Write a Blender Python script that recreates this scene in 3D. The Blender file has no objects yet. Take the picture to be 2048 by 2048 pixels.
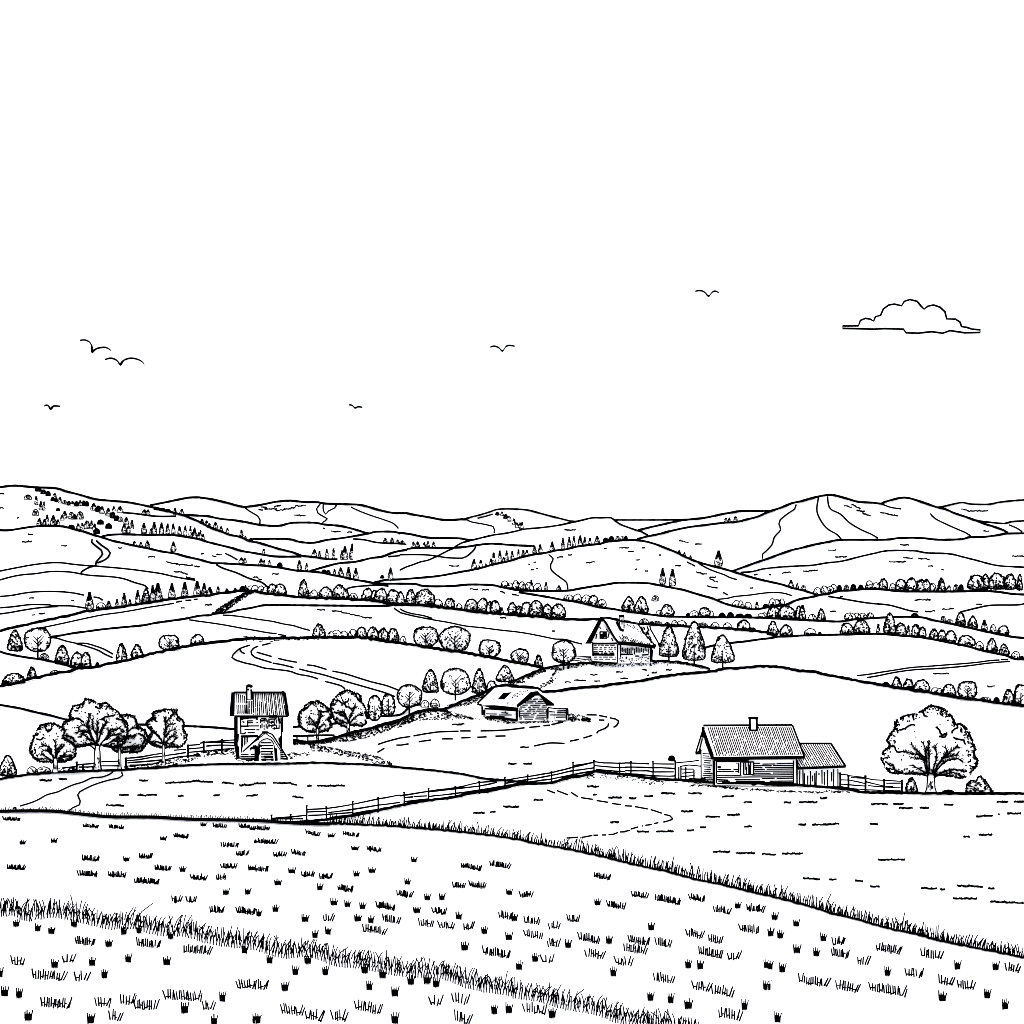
import bpy, math, random
from bisect import bisect_right
from mathutils import Vector
R = random.Random(7)
SC = bpy.context.scene
COL = SC.collection

# ---------------------------------------------------------------- camera, light, exposure
F = 2196.0            # focal length in photograph pixels (2048 wide)
CZ = 16.0             # camera height above the near meadow
cd = bpy.data.cameras.new('camera'); cam = bpy.data.objects.new('camera', cd); COL.objects.link(cam)
cam.location = (0, 0, CZ); cam.rotation_euler = (math.radians(90), 0, 0)
cd.sensor_width = 36.0; cd.lens = F / 2048 * 36.0; cd.clip_start = 0.5; cd.clip_end = 60000
SC.camera = cam
w = bpy.data.worlds.new('World'); SC.world = w; w.use_nodes = True
nt = w.node_tree; bg = nt.nodes['Background']
sky = nt.nodes.new('ShaderNodeTexSky'); sky.sky_type = 'NISHITA'; sky.sun_disc = False
SUN_EL, SUN_ROT = math.radians(52), math.radians(200)
sky.sun_elevation = SUN_EL; sky.sun_rotation = SUN_ROT
sky.air_density = 1.0; sky.dust_density = 1.0; sky.ozone_density = 1.0
hs = nt.nodes.new('ShaderNodeHueSaturation'); hs.inputs['Saturation'].default_value = 0.25   # bright overcast: nearly colourless sky
nt.links.new(sky.outputs[0], hs.inputs['Color']); nt.links.new(hs.outputs[0], bg.inputs[0]); bg.inputs[1].default_value = 0.15
sl = bpy.data.lights.new('sun', 'SUN'); sl.energy = 0.6; sl.angle = math.radians(25); sl.color = (1.0, .99, .97)
so = bpy.data.objects.new('sun', sl); COL.objects.link(so)
so.rotation_euler = (math.radians(90) - SUN_EL, 0, math.radians(180) - SUN_ROT + math.radians(0))
SC.view_settings.view_transform = 'Standard'; SC.view_settings.look = 'None'; SC.view_settings.gamma = 1
SC.view_settings.exposure = 2.2
SC.cycles.max_bounces = 7; SC.cycles.diffuse_bounces = 6
SC.cycles.sample_clamp_direct = .34; SC.cycles.sample_clamp_indirect = .34
SC.cycles.pixel_filter_type = 'BLACKMAN_HARRIS'; SC.cycles.filter_width = 0.9

# ---------------------------------------------------------------- materials
def mat(name, base, var):
    m = bpy.data.materials.new(name); m.use_nodes = True
    n = m.node_tree; b = n.nodes['Principled BSDF']
    b.inputs['Roughness'].default_value = 1.0; b.inputs['Specular IOR Level'].default_value = 0.0
    if var:
        t = n.nodes.new('ShaderNodeTexNoise'); t.inputs['Scale'].default_value = 3.0
        r = n.nodes.new('ShaderNodeValToRGB')
        r.color_ramp.elements[0].color = (base - var, base - var, base - var, 1)
        r.color_ramp.elements[1].color = (base, base, base, 1)
        n.links.new(t.outputs['Fac'], r.inputs[0]); n.links.new(r.outputs[0], b.inputs['Base Color'])
    else:
        b.inputs['Base Color'].default_value = (base, base, base, 1)
    return m
PAPER = mat('white_chalk', 0.88, 0.02)
INK = mat('black_ink', 0.0, 0)

# ---------------------------------------------------------------- reading positions
TILES = {}
for i, x0 in enumerate((0, 400, 800, 1200)):
    TILES['A%d' % (i + 1)] = (x0, 960, 4.83); TILES['B%d' % (i + 1)] = (x0, 1160, 4.83)
TILES['A5'] = (1600, 960, 4.3125); TILES['B5'] = (1600, 1160, 4.3125)
TILES['C1'] = (0, 1360, 4.83); TILES['C2'] = (400, 1360, 4.83)
TILES['C3'] = (800, 1360, 4.2933); TILES['C4'] = (1250, 1360, 4.2933); TILES['C5'] = (1648, 1360, 4.83)
for i in range(4): TILES['D%d' % (i + 1)] = (512 * i, 1600, 3.7734)
TILES['E5'] = (1350, 550, 2.7679); TILES['E6'] = (50, 640, 6.44); TILES['E7'] = (650, 660, 4.2933)
def S(t, x, y):
    a = TILES[t]; return (a[0] + x / a[2], a[1] + y / a[2])
def P(text):
    """'A1 0,70 140,55 B2 3,4' -> list of (u, v) photograph pixels"""
    out = []; t = None
    for k in text.split():
        if ',' in k:
            x, y = k.split(','); out.append(S(t, float(x), float(y)))
        else: t = k
    return out
def PN(text):
    """several polylines separated by |"""
    out = []; t = None
    for part in text.split('|'):
        l = []
        for k in part.split():
            if ',' in k:
                x, y = k.split(','); l.append(S(t, float(x), float(y)))
            else: t = k
        out.append(l)
    return out
def U(u, v, D): return ((u - 1024) / F * D, D, CZ - (v - 1024) / F * D)
def lerp(a, b, t): return tuple(p + (q - p) * t for p, q in zip(a, b))

# ---------------------------------------------------------------- mesh collector
INKW = 1.1           # pen weight of every drawn edge
class MB:
    def __init__(s): s.v = []; s.f = []; s.m = []
    def face(s, pts, m=0):
        n = len(s.v); s.v += pts; s.f.append(tuple(range(n, n + len(pts)))); s.m.append(m)
    def tube(s, pts, r, m=1, closed=False, taper=None):
        n = len(pts)
        if n < 2: return
        base = len(s.v); wk = INKW if m == 1 else 1.0
        for i, p in enumerate(pts):
            a = pts[i - 1] if i > 0 else (pts[-1] if closed else p)
            b = pts[i + 1] if i < n - 1 else (pts[0] if closed else p)
            t = Vector((b[0] - a[0], b[1] - a[1], b[2] - a[2])); e = Vector((p[0], p[1], p[2] - CZ))
            s1 = t.cross(e)
            if s1.length < 1e-6 * max(1e-9, t.length) * e.length: s1 = Vector((1, 0, 0))
            s1.normalize(); s2 = t.cross(s1)
            if s2.length < 1e-9: s2 = Vector((0, 1, 0))
            s2.normalize()
            rr = r[i] if isinstance(r, list) else r
            rr *= wk
            if taper: rr = rr * (1 + (taper - 1) * i / (n - 1))
            for q, g in ((s1, rr), (s2, rr), (s1, -rr), (s2, -rr)):
                s.v.append((p[0] + q[0] * g, p[1] + q[1] * g, p[2] + q[2] * g))
        for i in range(n if closed else n - 1):
            j = (i + 1) % n
            for k in range(4):
                s.f.append((base + 4 * i + k, base + 4 * i + (k + 1) % 4, base + 4 * j + (k + 1) % 4, base + 4 * j + k)); s.m.append(m)
        if not closed:
            s.f.append((base, base + 1, base + 2, base + 3)); s.m.append(m)
            e = base + 4 * (n - 1); s.f.append((e + 3, e + 2, e + 1, e)); s.m.append(m)
    def slab(s, q, th, m=0):
        """a quad (or polygon) given front corners, with thickness th backwards in y"""
        n = len(q); b = [(p[0], p[1] + th, p[2]) for p in q]; k = len(s.v)
        s.v += list(q) + b
        s.f.append(tuple(range(k, k + n))); s.m.append(m)
        s.f.append(tuple(range(k + 2 * n - 1, k + n - 1, -1))); s.m.append(m)
        for i in range(n):
            j = (i + 1) % n; s.f.append((k + i, k + n + i, k + n + j, k + j)); s.m.append(m)
    def build(s, name, parent=None, at=(0, 0, 0), **kw):
        me = bpy.data.meshes.new(name)
        me.from_pydata([(p[0] - at[0], p[1] - at[1], p[2] - at[2]) for p in s.v], [], s.f)
        me.materials.append(PAPER); me.materials.append(INK)
        me.polygons.foreach_set('material_index', s.m); me.update()
        o = bpy.data.objects.new(name, me); COL.objects.link(o)
        if parent: o.parent = parent
        else: o.location = at
        for k, v in kw.items(): o[k] = v
        return o
def empty(name, at, label, cat, group=None):
    o = bpy.data.objects.new(name, None); COL.objects.link(o); o.location = at; o.empty_display_size = .3
    o['label'] = label; o['category'] = cat
    if group: o['group'] = group
    return o

def resample(pl, step):
    """Catmull-Rom through the points at about every step pixels"""
    if len(pl) < 3:
        out = []
        for a, b in zip(pl, pl[1:]):
            n = max(1, int(math.dist(a, b) / step))
            out += [lerp(a, b, i / n) for i in range(n)]
        return out + [pl[-1]]
    q = [pl[0]] + pl + [pl[-1]]; out = []
    for i in range(1, len(q) - 2):
        p0, p1, p2, p3 = q[i - 1], q[i], q[i + 1], q[i + 2]
        n = max(1, int(math.dist(p1, p2) / step))
        for k in range(n):
            t = k / n; t2 = t * t; t3 = t2 * t
            out.append(tuple(.5 * ((2 * b) + (-a + c) * t + (2 * a - 5 * b + 4 * c - d) * t2 + (-a + 3 * b - 3 * c + d) * t3)
                             for a, b, c, d in zip(p0, p1, p2, p3)))
    return out + [pl[-1]]

# ---------------------------------------------------------------- hills, far to near
THICK, MID, THIN = 4.6, 3.8, 2.7
class Layer:
    def __init__(s, key, crest, va, da, vb, db, wid, parts=None, ext=(True, True), jag=0):
        s.key = key; s.crest = crest; s.wid = wid; s.jag = jag
        s.v0 = (da * va - db * vb) / (da - db); s.hf = da * (va - s.v0)
        s.inks = []; s.draw = parts
        c = resample(crest, 6)
        c = sorted(c, key=lambda p: p[0])
        s.us = [p[0] for p in c]; s.vs = [p[1] for p in c]
        s.l = s.us[0] < 4 ; s.r = s.us[-1] > 2040
    def D(s, v): return s.hf / (v - s.v0)
    def at(s, u):
        if u <= s.us[0]: return s.vs[0] if (s.l or u >= s.us[0] - .01) else None
        if u >= s.us[-1]: return s.vs[-1] if (s.r or u <= s.us[-1] + .01) else None
        i = bisect_right(s.us, u); a, b = s.us[i - 1], s.us[i]
        t = 0 if b == a else (u - a) / (b - a); return s.vs[i - 1] + (s.vs[i] - s.vs[i - 1]) * t
    def ink(s, text, wd=THIN):
        for l in PN(text): s.inks.append((l, wd + .6))
L = {}; ORDER = []
def layer(key, crest, *a, **k):
    l = Layer(key, P(crest), *a, **k); L[key] = l; ORDER.append(l); return l
layer('far_flat', 'A4 100,375 150,385 420,386 700,385 900,380', 1040, 9000, 1060, 8600, MID)
layer('far_east', 'A5 1150,240 1250,225 1320,208 1400,195 1480,208 1630,210 1700,195 1820,180 1932,172', 995, 8500, 1045, 8000, MID)
layer('far_peak', 'A3 620,378 700,355 780,335 860,310 950,283 1090,280 1230,290 1330,315 1440,345 1560,375 1650,397 1720,402', 1017, 7900, 1070, 7400, MID)
layer('east_saddle', 'A5 1490,340 1560,355 1640,365 1760,375 1820,360 1932,352', 1035, 7300, 1070, 6900, MID)
layer('north_slope', 'A4 370,485 470,460 580,435 700,408 800,388 980,370 1090,350 1180,330 1300,310 1370,300 1660,300', 1020, 6800, 1070, 6200, THICK)
layer('middle_mountain', 'A2 430,262 560,245 660,225 740,210 870,200 1000,212 1140,215 1210,228 1430,235 1520,238 1600,252 1730,290 1860,318 1930,318 A3 0,320 60,320 130,335 280,360 400,383 500,387 600,379 640,382', 1000, 6000, 1065, 5300, THICK)
layer('west_shoulder', 'A1 1450,245 1600,215 1720,190 1830,170 1930,168 A2 0,170 110,185 260,220 350,245 430,262', 995, 5200, 1050, 4800, THICK)
layer('long_rise', 'A1 1740,335 1840,340 1932,345 A2 70,348 200,375 340,390 460,410 570,432 740,445 820,430 900,413 1110,413 1200,430 1350,443 1450,465 1540,490 1600,510 1640,518', 1030, 4700, 1075, 4300, THICK)
layer('low_rise', 'A2 510,570 840,570 950,595 1020,605 1110,605 1220,580 1380,560 1530,535 1640,515 1700,500 1870,500 1930,515 A3 0,510 110,525 200,545 310,560 560,562 640,575 720,578', 1062, 4200, 1125, 3400, THICK)
layer('thin_rise', 'A2 1480,570 1590,578 1720,605 1930,615 A3 60,622', 1078, 3350, 1110, 3150, MID)
layer('west_mountain', 'A1 0,70 140,55 330,70 540,80 640,110 760,140 920,185 1060,200 1230,215 1390,245 1500,270 1620,300 1740,332 1830,365 1930,405 A2 100,460 200,495 290,530 390,550 480,590 560,605 680,640 760,665 900,700 980,730 1100,745 1240,765 1330,765', 972, 3000, 1120, 2200, THICK)
layer('centre_hill', 'A3 530,645 590,610 650,593 720,575 820,550 910,530 1020,515 1130,492 1200,475 1340,462 1450,450 1560,432 1650,412 1730,395 1800,378 1860,365 1930,365 A4 110,366 150,395 200,430 280,460 350,485 400,500 460,532', 1035, 3050, 1145, 2300, MID)
layer('east_mountain', 'A4 360,570 460,545 580,520 650,500 760,475 860,455 1000,437 1180,415 1320,405 1400,385 1520,355 1620,310 1740,270 1850,225 1930,208 A5 90,160 170,140 260,128 330,140 420,165 500,188 640,197 700,205 730,190 860,155 930,155 990,170 1080,200 1180,235 1250,250 1330,285 1420,315 1490,340 1590,378 1680,405 1760,435 1790,455', 988, 2250, 1150, 1750, THICK)
layer('field_rise', 'A2 1060,880 1200,840 1340,805 1500,790 1650,755 1760,740 1850,705 1930,685 A3 60,675 130,657 500,655 640,645 740,630 880,615 1100,630 1300,638', 1087, 2150, 1165, 1700, THICK)
layer('west_step', 'A1 990,545 1060,530 1200,525 1400,530 1630,530 1740,540 1860,560 1932,575 A2 80,600 200,630 320,660 400,685 520,705 660,730 760,740 980,740', 1068, 2050, 1145, 1500, THICK)
layer('east_step', 'A4 1280,880 1390,840 1500,800 1620,760 1740,715 1860,675 1930,660 A5 110,560 240,535 360,517 730,515 860,500 1040,500 1200,515 1400,510 1450,495 1590,490 1690,478 1780,463 1932,460', 1066, 1700, 1150, 1450, THICK)
layer('east_swell', 'A4 1360,893 1470,885 1570,860 1700,845 1830,835 1930,830 A5 110,735 230,715 360,700 500,665 630,635 760,610 980,610 1090,628 1290,637 1410,665 1530,695 1640,725 1740,742 1932,752', 1100, 1350, 1190, 1120, MID)
layer('centre_down', 'A2 1680,990 1800,965 1930,960 A3 190,945 350,930 470,910 600,885 690,870 820,840 900,815 1050,785 1160,750 1290,720 1400,705 1510,680 1600,670 1700,645 1850,625 1930,618 A4 80,595 280,580 380,585 460,598 550,625 640,660 740,700 830,745 940,790 1080,830 1200,860 1300,890 1430,930 1540,960 1650,985 1760,1010 1850,1040 1930,1060 A5 60,962 150,992', 1080, 1250, 1190, 860, THICK)
layer('great_down', 'A1 0,485 90,485 220,465 350,448 560,445 640,455 730,480 830,505 900,530 990,555 1080,585 1170,605 1300,635 1430,660 1560,690 1690,710 1800,740 1932,770 A2 110,800 220,805 460,820 630,830 790,850 930,875 1070,885 1170,895 1290,920 1390,940 1480,960 1600,980 1720,1000 1930,1002 A3 150,1005 240,1025 490,1025 670,1010 890,1015 960,1030 1060,1050 1160,1065 1330,1072 1600,1070 1730,1050 1860,1028 1930,1020 A4 100,1003 180,993 440,995 560,1015 690,1040 800,1060 900,1090 1000,1120 1090,1145 B4 1200,225 1320,258 1450,280 1530,280 1650,258 1790,240 1860,210 1930,185 B5 110,145 170,130 250,118 340,95 450,90 520,80 700,80 870,97 1250,100 1540,95 1690,100 1830,120 1932,125', 1052, 1300, 1240, 650, THICK)
layer('east_terrace', 'B3 1150,120 1280,140 1430,165 1560,190 1700,210 1830,240 1930,265 B4 130,280 230,300 370,318 500,335 620,350 760,355 1000,358 1200,360 1450,362 1700,372 1930,385 B5 140,350 340,358 470,340 690,325 850,318 1050,322 1140,345 1240,365 1340,385 1450,410 1560,435 1700,465 1830,490 1932,500', 1185, 640, 1280, 510, THICK)
layer('hedgerow_hill', 'B1 0,490 100,465 230,440 340,412 450,390 560,365 690,340 780,315 900,295 1000,280 1200,255 1350,235 1460,215 1580,195 1700,180 1800,165 1932,155 B2 120,145 190,130 330,112 460,103 560,118 640,130 760,145 850,155 930,165 1100,175 1340,180 1520,190 1640,195 1760,215 1860,235 1930,240 B3 200,245 310,255 440,270 560,285 680,300 840,320 1000,330 1160,345 1340,355 1500,375 1680,382 1900,380 B4 80,372 190,390 280,410 370,425 480,430 640,440 900,450 1000,455 1110,462 1240,470 1350,480 1500,495 1620,512 1710,545', 1180, 500, 1290, 400, THICK + .8, jag=1)
layer('west_field', 'B1 450,550 560,540 700,515 850,495 1000,475 1200,455 1380,438 1500,415 1640,395 1780,375 1932,345 B2 100,340 120,330 290,310 360,292 500,268 580,250 650,242 870,243 1590,250 1810,250 1870,238', 1210, 390, 1290, 330, THICK)
layer('east_field', 'B4 1010,655 1110,630 1290,605 1390,595 1530,575 1660,560 1710,548 1850,543 1930,537 B5 160,475 400,470 690,465 870,480 1000,490 1110,505 1290,540 1440,570 1560,605 1700,635 1790,655 1850,680 1932,685', 1268, 370, 1310, 310, THICK)
layer('west_corner', 'B1 0,690 40,705 130,725 240,745 380,765 490,785 600,810 700,840 740,850', 1300, 320, 1340, 280, THICK)
layer('broad_field', 'B1 0,1030 60,1018 180,990 300,955 420,930 540,900 680,880 760,855 900,845 970,830 1080,805 1220,775 1350,745 1480,710 1600,685 1760,650 1850,630 1932,620 B2 130,605 240,590 350,580 500,568 680,562 900,560 1200,558 1560,558 1650,570 1800,595 1930,612 B3 130,630 270,650 400,670 530,690 640,703 760,730 900,755 1060,785 1180,805 1300,830 1380,842', 1275, 300, 1375, 215, THICK + 1.2, jag=1.4)
layer('cottage_hill', 'B3 1040,993 1130,965 1200,935 1290,892 1390,857 1500,832 1640,815 1800,800 1932,795 B4 120,805 240,790 560,785 760,795 900,818 1000,838 1060,862', 1300, 178, 1365, 160, THICK, jag=1.4)
layer('west_meadow', 'C1 0,240 70,252 200,275 340,310 480,340 600,372 680,385 1100,420 1932,450 C2 400,478 700,472 815,468 950,450 1300,420 1600,370 1730,350 1932,335 C3 90,230 250,200', 1405, 160, 1545, 124, THICK)
layer('barn_hill', 'C2 560,660 815,592 1000,600 1150,590 1330,548 1430,520 1480,505 1650,465 1780,425 1930,385 C3 90,298 160,270 250,257 390,250 450,222 520,190 620,150 740,100 810,62 900,45 1000,55 1180,72 B3 1370,1080 1520,1070 1600,1060 1760,1040 1932,1027 B4 130,1008 320,985 440,965 560,940 720,918 880,900 1080,885 1170,862 1260,855 1390,848 1550,835 1730,842 1850,862 1932,878 B5 110,790 230,820 340,838 450,860 560,880 700,905 840,930 1000,952 1150,975 1290,1000 1390,1020 1560,1037 1700,1060 1932,1085', 1333, 150, 1560, 112, THICK + 1, jag=1)
layer('mill_meadow', 'C1 0,955 150,932 300,912 500,895 700,885 900,877 1160,870 1350,855 1560,845 1680,830 1932,820 C2 230,812 940,805 1060,800 1180,800 1430,810 1600,817 1850,835 1932,845 C3 110,760 270,775 390,790 520,805 640,830 760,850 900,862 1100,880', 1525, 103, 1640, 93, THICK, jag=.6)
layer('farm_field', 'C2 560,1400 900,1375 1200,1350 1350,1330 1500,1305 1700,1265 1932,1210 C3 200,1040 430,1010 600,975 750,955 900,925 1000,902 1100,892 1300,882 1400,855 1480,835 1600,815 1670,787 1800,800 1932,812 C4 120,828 240,848 440,858 650,872 1000,890 1400,900 1700,920 C5 250,1060 400,1085 700,1090 1050,1096 1932,1098', 1545, 106, 1900, 52, THICK + .8, jag=.8)
layer('near_meadow', 'D1 0,85 200,82 400,84 520,95 700,115 850,127 1170,130 1450,145 1932,155 D2 200,168 400,178 650,180 1000,195 1200,212 1400,228 1600,246 1932,290 D3 150,322 280,347 400,367 600,407 800,457 1000,503 1200,547 1400,602 1600,643 1800,692 1930,720 D4 200,772 350,812 480,857 700,908 900,967 1100,1008 1300,1062 1500,1102 1700,1142 1932,1190', 1622, 55, 1900, 38, 4.2, jag=1.2)

L['great_down'].ink('A1 0,880 70,865 200,840 310,820 480,800 600,800 690,812 820,825 900,830 1020,840 1140,850 1280,865 1430,885 1560,905 1690,935 1800,955 1885,968 | 0,965 110,935 220,915 340,905 480,885 620,885 720,895 860,920 1080,935 1200,955 1300,990 1400,1020 1430,1050 | 0,1125 110,1115 250,1090 390,1078 560,1078 700,1090 810,1112 | 905,1130 960,1140 990,1160 | B1 0,268 110,260 200,248 310,237 480,240 500,248 680,250 760,260 830,272 | 0,328 110,312 220,292 350,272 480,260 560,255', 3.0)
L['great_down'].ink('A1 890,575 885,600 930,640 980,680 990,715 960,755 930,790 925,815 | 930,585 980,630 1040,670 1065,705 1045,745 1000,778 945,800 | 925,825 850,850 790,885 780,905 | A2 160,820 230,855 350,895 450,940 520,965 600,990 650,1030 | 1420,1050 1470,1035 1560,1025 1700,1015 1740,1015 1820,1025 | B5 245,142 330,155 470,180 600,200 760,215 860,240 950,265 1020,275 | 1385,275 1440,262 1530,240 1650,218 1870,215 1932,205', 3.2)
L['hedgerow_hill'].ink('B1 405,460 530,435 690,400 850,365 1000,335 1150,315 1300,290 1430,265 1560,245 1680,225 | 1700,215 1760,205 | 1790,200 1850,195 | 1870,190 1910,187 | B2 1870,270 1930,310 | B3 0,280 50,305 120,325 230,345 310,370 | 0,315 120,345 270,375 340,388 470,410 540,425 640,445 800,462 980,485 1120,500 1250,520 1400,550 1500,570 1600,575 1700,605 1760,618')
L['west_field'].ink('B1 500,555 560,565 640,590 740,612 | 740,612 830,612 930,640 1010,670 1090,715 | 740,615 850,645 950,680 1020,720 1085,748 | B2 220,340 320,345 440,360 560,380 690,398 810,425 900,440 980,465 1060,487 | B1 1830,385 1932,400 B2 110,415 240,435 400,465 520,485 660,510 740,518 | B2 755,525 830,538')
L['broad_field'].ink('B2 480,630 430,645 380,665 350,690 320,720 308,748 340,770 430,800 520,820 620,850 700,860 860,880 950,910 1060,930 1140,955 | 1210,980 1290,1000 1370,1025 1400,1050 | 680,610 600,630 | 560,640 515,660 492,690 500,720 530,745 600,770 690,797 | 705,803 800,820 900,845 | 960,860 1080,890 1190,915 1340,960 1480,1000 1620,1040 1790,1090 1880,1125 | 550,698 610,715 690,738 | 755,757 830,775 935,795 | 1035,820 1110,830 1220,863 | 1280,880 1400,905 1530,945 1660,985 1800,1020 1920,1065 | 385,670 400,695 430,710', 2.9)
L['east_field'].ink('B5 495,825 600,812 700,795 830,775 960,755 1100,745 1290,730 1400,722 1530,710 1640,695 1720,690 | 1735,686 1795,686 | 580,842 680,825 800,800 930,780 1040,770 1160,765 1300,755 1450,740 1600,720 1700,710 1810,702')
L['centre_down'].ink('B4 1140,187 1240,175 1300,160 1450,145 1540,132 1640,122 1760,125 1850,150 | A4 950,800 1020,845 1100,880 1200,915 1250,940 1320,962 | A3 1440,725 1480,760 1455,815 1460,865 1500,905 1560,950 1610,990 1620,1050')
L['west_step'].ink('A2 245,710 300,735 360,770')
L['west_mountain'].ink('A1 1185,315 1310,325 1450,345 1560,352 1700,350', 3.4)
L['long_rise'].ink('A2 1010,615 1080,640', 2)
L['middle_mountain'].ink('A2 1460,262 1540,300 1660,345 1780,385 1870,420 1915,465 | 1160,235 1125,280 1140,320 1190,350 1230,375 1185,410 | 1190,240 1192,300 1215,330 1240,300 1300,270 1320,240 | A2 430,262 470,295 560,350 580,385 578,420', 2.5)
L['middle_mountain'].ink('A3 640,382 690,405 800,425 900,450 912,480 910,510', 2.7)
L['far_peak'].ink('A3 750,370 830,350 895,330')
L['east_mountain'].ink('A4 1895,240 1880,280 1820,320 1740,385 1728,425 1745,480 1685,550 1660,625 1600,690 1570,715 1570,755 | A5 160,150 145,240 155,300 200,380 250,430 320,470 355,510 | 238,145 245,210 270,255 350,295 430,370 530,430 620,470 670,500 | 1125,290 1170,335 1270,385 1360,425 1430,455 1475,485 | 700,205 780,235 875,250')
L['east_saddle'].ink('A5 1805,388 1870,415 1915,445')
L['field_rise'].ink('A3 530,655 470,680 400,715 350,740 270,775 200,790 120,820 60,840 0,870 | A2 1820,742 1930,730 A3 0,722 230,722 370,737 450,750 600,755 640,740 700,690 730,650 | A3 1300,640 1292,700', 3)
L['mill_meadow'].ink('C1 1090,890 1050,915 980,938 890,945 800,985 700,1015 600,1060 560,1080 450,1110 380,1150 300,1185 190,1218 | 160,1230 120,1240 | 1175,890 1185,920 1150,945 1040,970 900,1015 770,1080 750,1110 775,1170 765,1205 700,1235 670,1260')
L['barn_hill'].ink('C3 0,498 90,485 | 115,480 230,460 340,445 505,440 | 515,437 608,437 | 690,437 900,430 1070,410 | 1110,407 1205,397 | 1230,392 1290,388 | 1300,383 1400,360 | 0,560 75,548 | 160,530 265,515 | 360,505 455,505 | 525,497 608,493 | 662,492 745,488 | 818,482 908,480 | 1600,298 1690,300 | 1710,305 1780,318 | 1800,325 1850,335 1875,350 1875,365 1860,390 1835,405 | 1705,343 1757,345 | 1790,375 1785,395 1760,415 1700,440 1690,455 | 1650,475 1575,498 | 1535,510 1460,525 | 1415,545 1300,540 1230,550 1150,567 | C2 1720,622 1800,595 1932,560 | 1715,698 1780,660 | 1895,630 1932,628', 2.9)
L['farm_field'].ink('C3 1265,945 1330,970 | 1350,950 1440,985 | 1470,965 1525,1000 | 1555,1010 1655,1025 | 1690,1035 1785,1050 | 1820,1060 1895,1070 | C4 0,1080 60,1083 | 85,1087 195,1107 | 223,1113 315,1143 | 335,1155 385,1165 410,1190 370,1210 330,1220 | 285,1225 250,1233 | 230,1240 175,1248 | 155,1253 145,1253 | 110,1262 50,1280 | 40,1290 0,1300 | C3 1932,1303 1890,1305 | 1870,1310 1830,1325 1790,1328 | 1770,1330 1735,1331 | 1700,1332 1660,1333 | 1650,1335 1560,1352 | 1530,1350 1430,1357', 2.7)

L['near_meadow'].ink('D1 -100,85 0,85 200,82 400,84 520,95 700,115 850,127 1170,130 1450,145 1932,155 D2 200,168 400,178 560,180', 5.6)

def jagline(pl, j):
    if not j: return pl
    return [(u, v + R.uniform(-j, j * .5)) for u, v in pl]
HL = {}
for i, l in enumerate(ORDER):
    m = MB(); nearer = ORDER[i + 1:]
    cols = []; u = l.us[0] - (500 if l.l else 0); end = l.us[-1] + (500 if l.r else 0)
    n = int((end - u) / 8) + 1
    cols = [u + (end - u) * k / n for k in range(n + 1)]
    last = l.key == 'near_meadow'; NR = 14 if last else 8; rows = NR + 3
    for u in cols:
        v = l.at(min(max(u, l.us[0]), l.us[-1]))
        if last: bot = 2700
        else:
            bot = 3000
            for q in nearer:
                c = q.at(u)
                if c is None: continue
                if c <= v: bot = v + 10; break
                bot = min(bot, c + 12)
            if bot > 2900: bot = v + 60
        d = l.D(v)
        m.v.append(U(u, v + 30, d * 1.16)); m.v.append(U(u, v + 5, d * 1.03))
        for k in range(NR + 1):
            vv = v + (bot - v) * k / NR; m.v.append(U(u, vv, l.D(vv)))
    for a in range(n):
        for k in range(rows - 1):
            p = a * rows + k; m.f.append((p, p + rows, p + rows + 1, p + 1)); m.m.append(0)
    base = m.build('meadow' if last else 'hill', kind='structure')
    HL[l.key] = base
    cr = MB(); pts = jagline([(a, b) for a, b in zip(l.us, l.vs)], l.jag)
    if l.l: pts = [(l.us[0] - 500 + 25 * k, l.vs[0]) for k in range(20)] + pts
    if l.r: pts = pts + [(l.us[-1] + 25 * k, l.vs[-1]) for k in range(1, 21)]
    cr.tube([U(a, b, l.D(b + l.wid * .7 + 1.2)) for a, b in pts], [l.wid / 2 * l.D(b) / F * R.uniform(.9, 1.12) for a, b in pts])
    cr.build('crest_line', base)
    if l.inks:
        k = MB()
        for pl, wd in l.inks:
            q = resample(pl, 5)
            k.tube([U(a, b, l.D(b + wd * .8 + 1.2)) for a, b in q], [wd / 2 * l.D(b) / F for a, b in q])
        k.build('field_line', base)
# valley floor under everything
g = MB(); NX = 24
zb = min(v.co.z for o in HL.values() for v in o.data.vertices) - 6
g.face([(-9000, -400, zb), (9000, -400, zb), (9000, 9300, zb), (-9000, 9300, zb)])
g.build('ground', kind='structure')

# ---------------------------------------------------------------- trees and bushes
def curve_outline(kind, w, h, n=40):
    """closed outline in pixels, x right, z up, base centre at 0,0"""
    o = []
    for i in range(n):
        a = 2 * math.pi * i / n
        c, s = math.cos(a), math.sin(a)
        if kind == 'r': x = math.copysign(abs(c) ** .86, c) * w / 2; z = h / 2 + math.copysign(abs(s) ** .9, s) * h / 2
        elif kind == 'b':
            x = c * w / 2 * (1 if s > 0 else .97); z = h * .12 + (s * h * .88 if s > 0 else s * h * .12)
        elif kind == 'p':
            t = (s + 1) / 2; t = t ** 1.0; wd = min(1.0, 1.16 * (1 - t) ** .58) * (1 if t > .14 else .62 + .38 * math.sqrt(max(0, 1 - (1 - t / .14) ** 2)))
            x = (1 if c > 0 else -1) * wd * w / 2 * min(1, abs(c) * 3); z = h * t
        else:
            t = (s + 1) / 2; wd = (1 - t) ** .8 * 1.25 if t > .12 else .95
            x = (1 if c > 0 else -1) * min(1, wd) * w / 2 * (abs(c) ** .3); z = h * t
        o.append((x, z))
    return o
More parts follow.
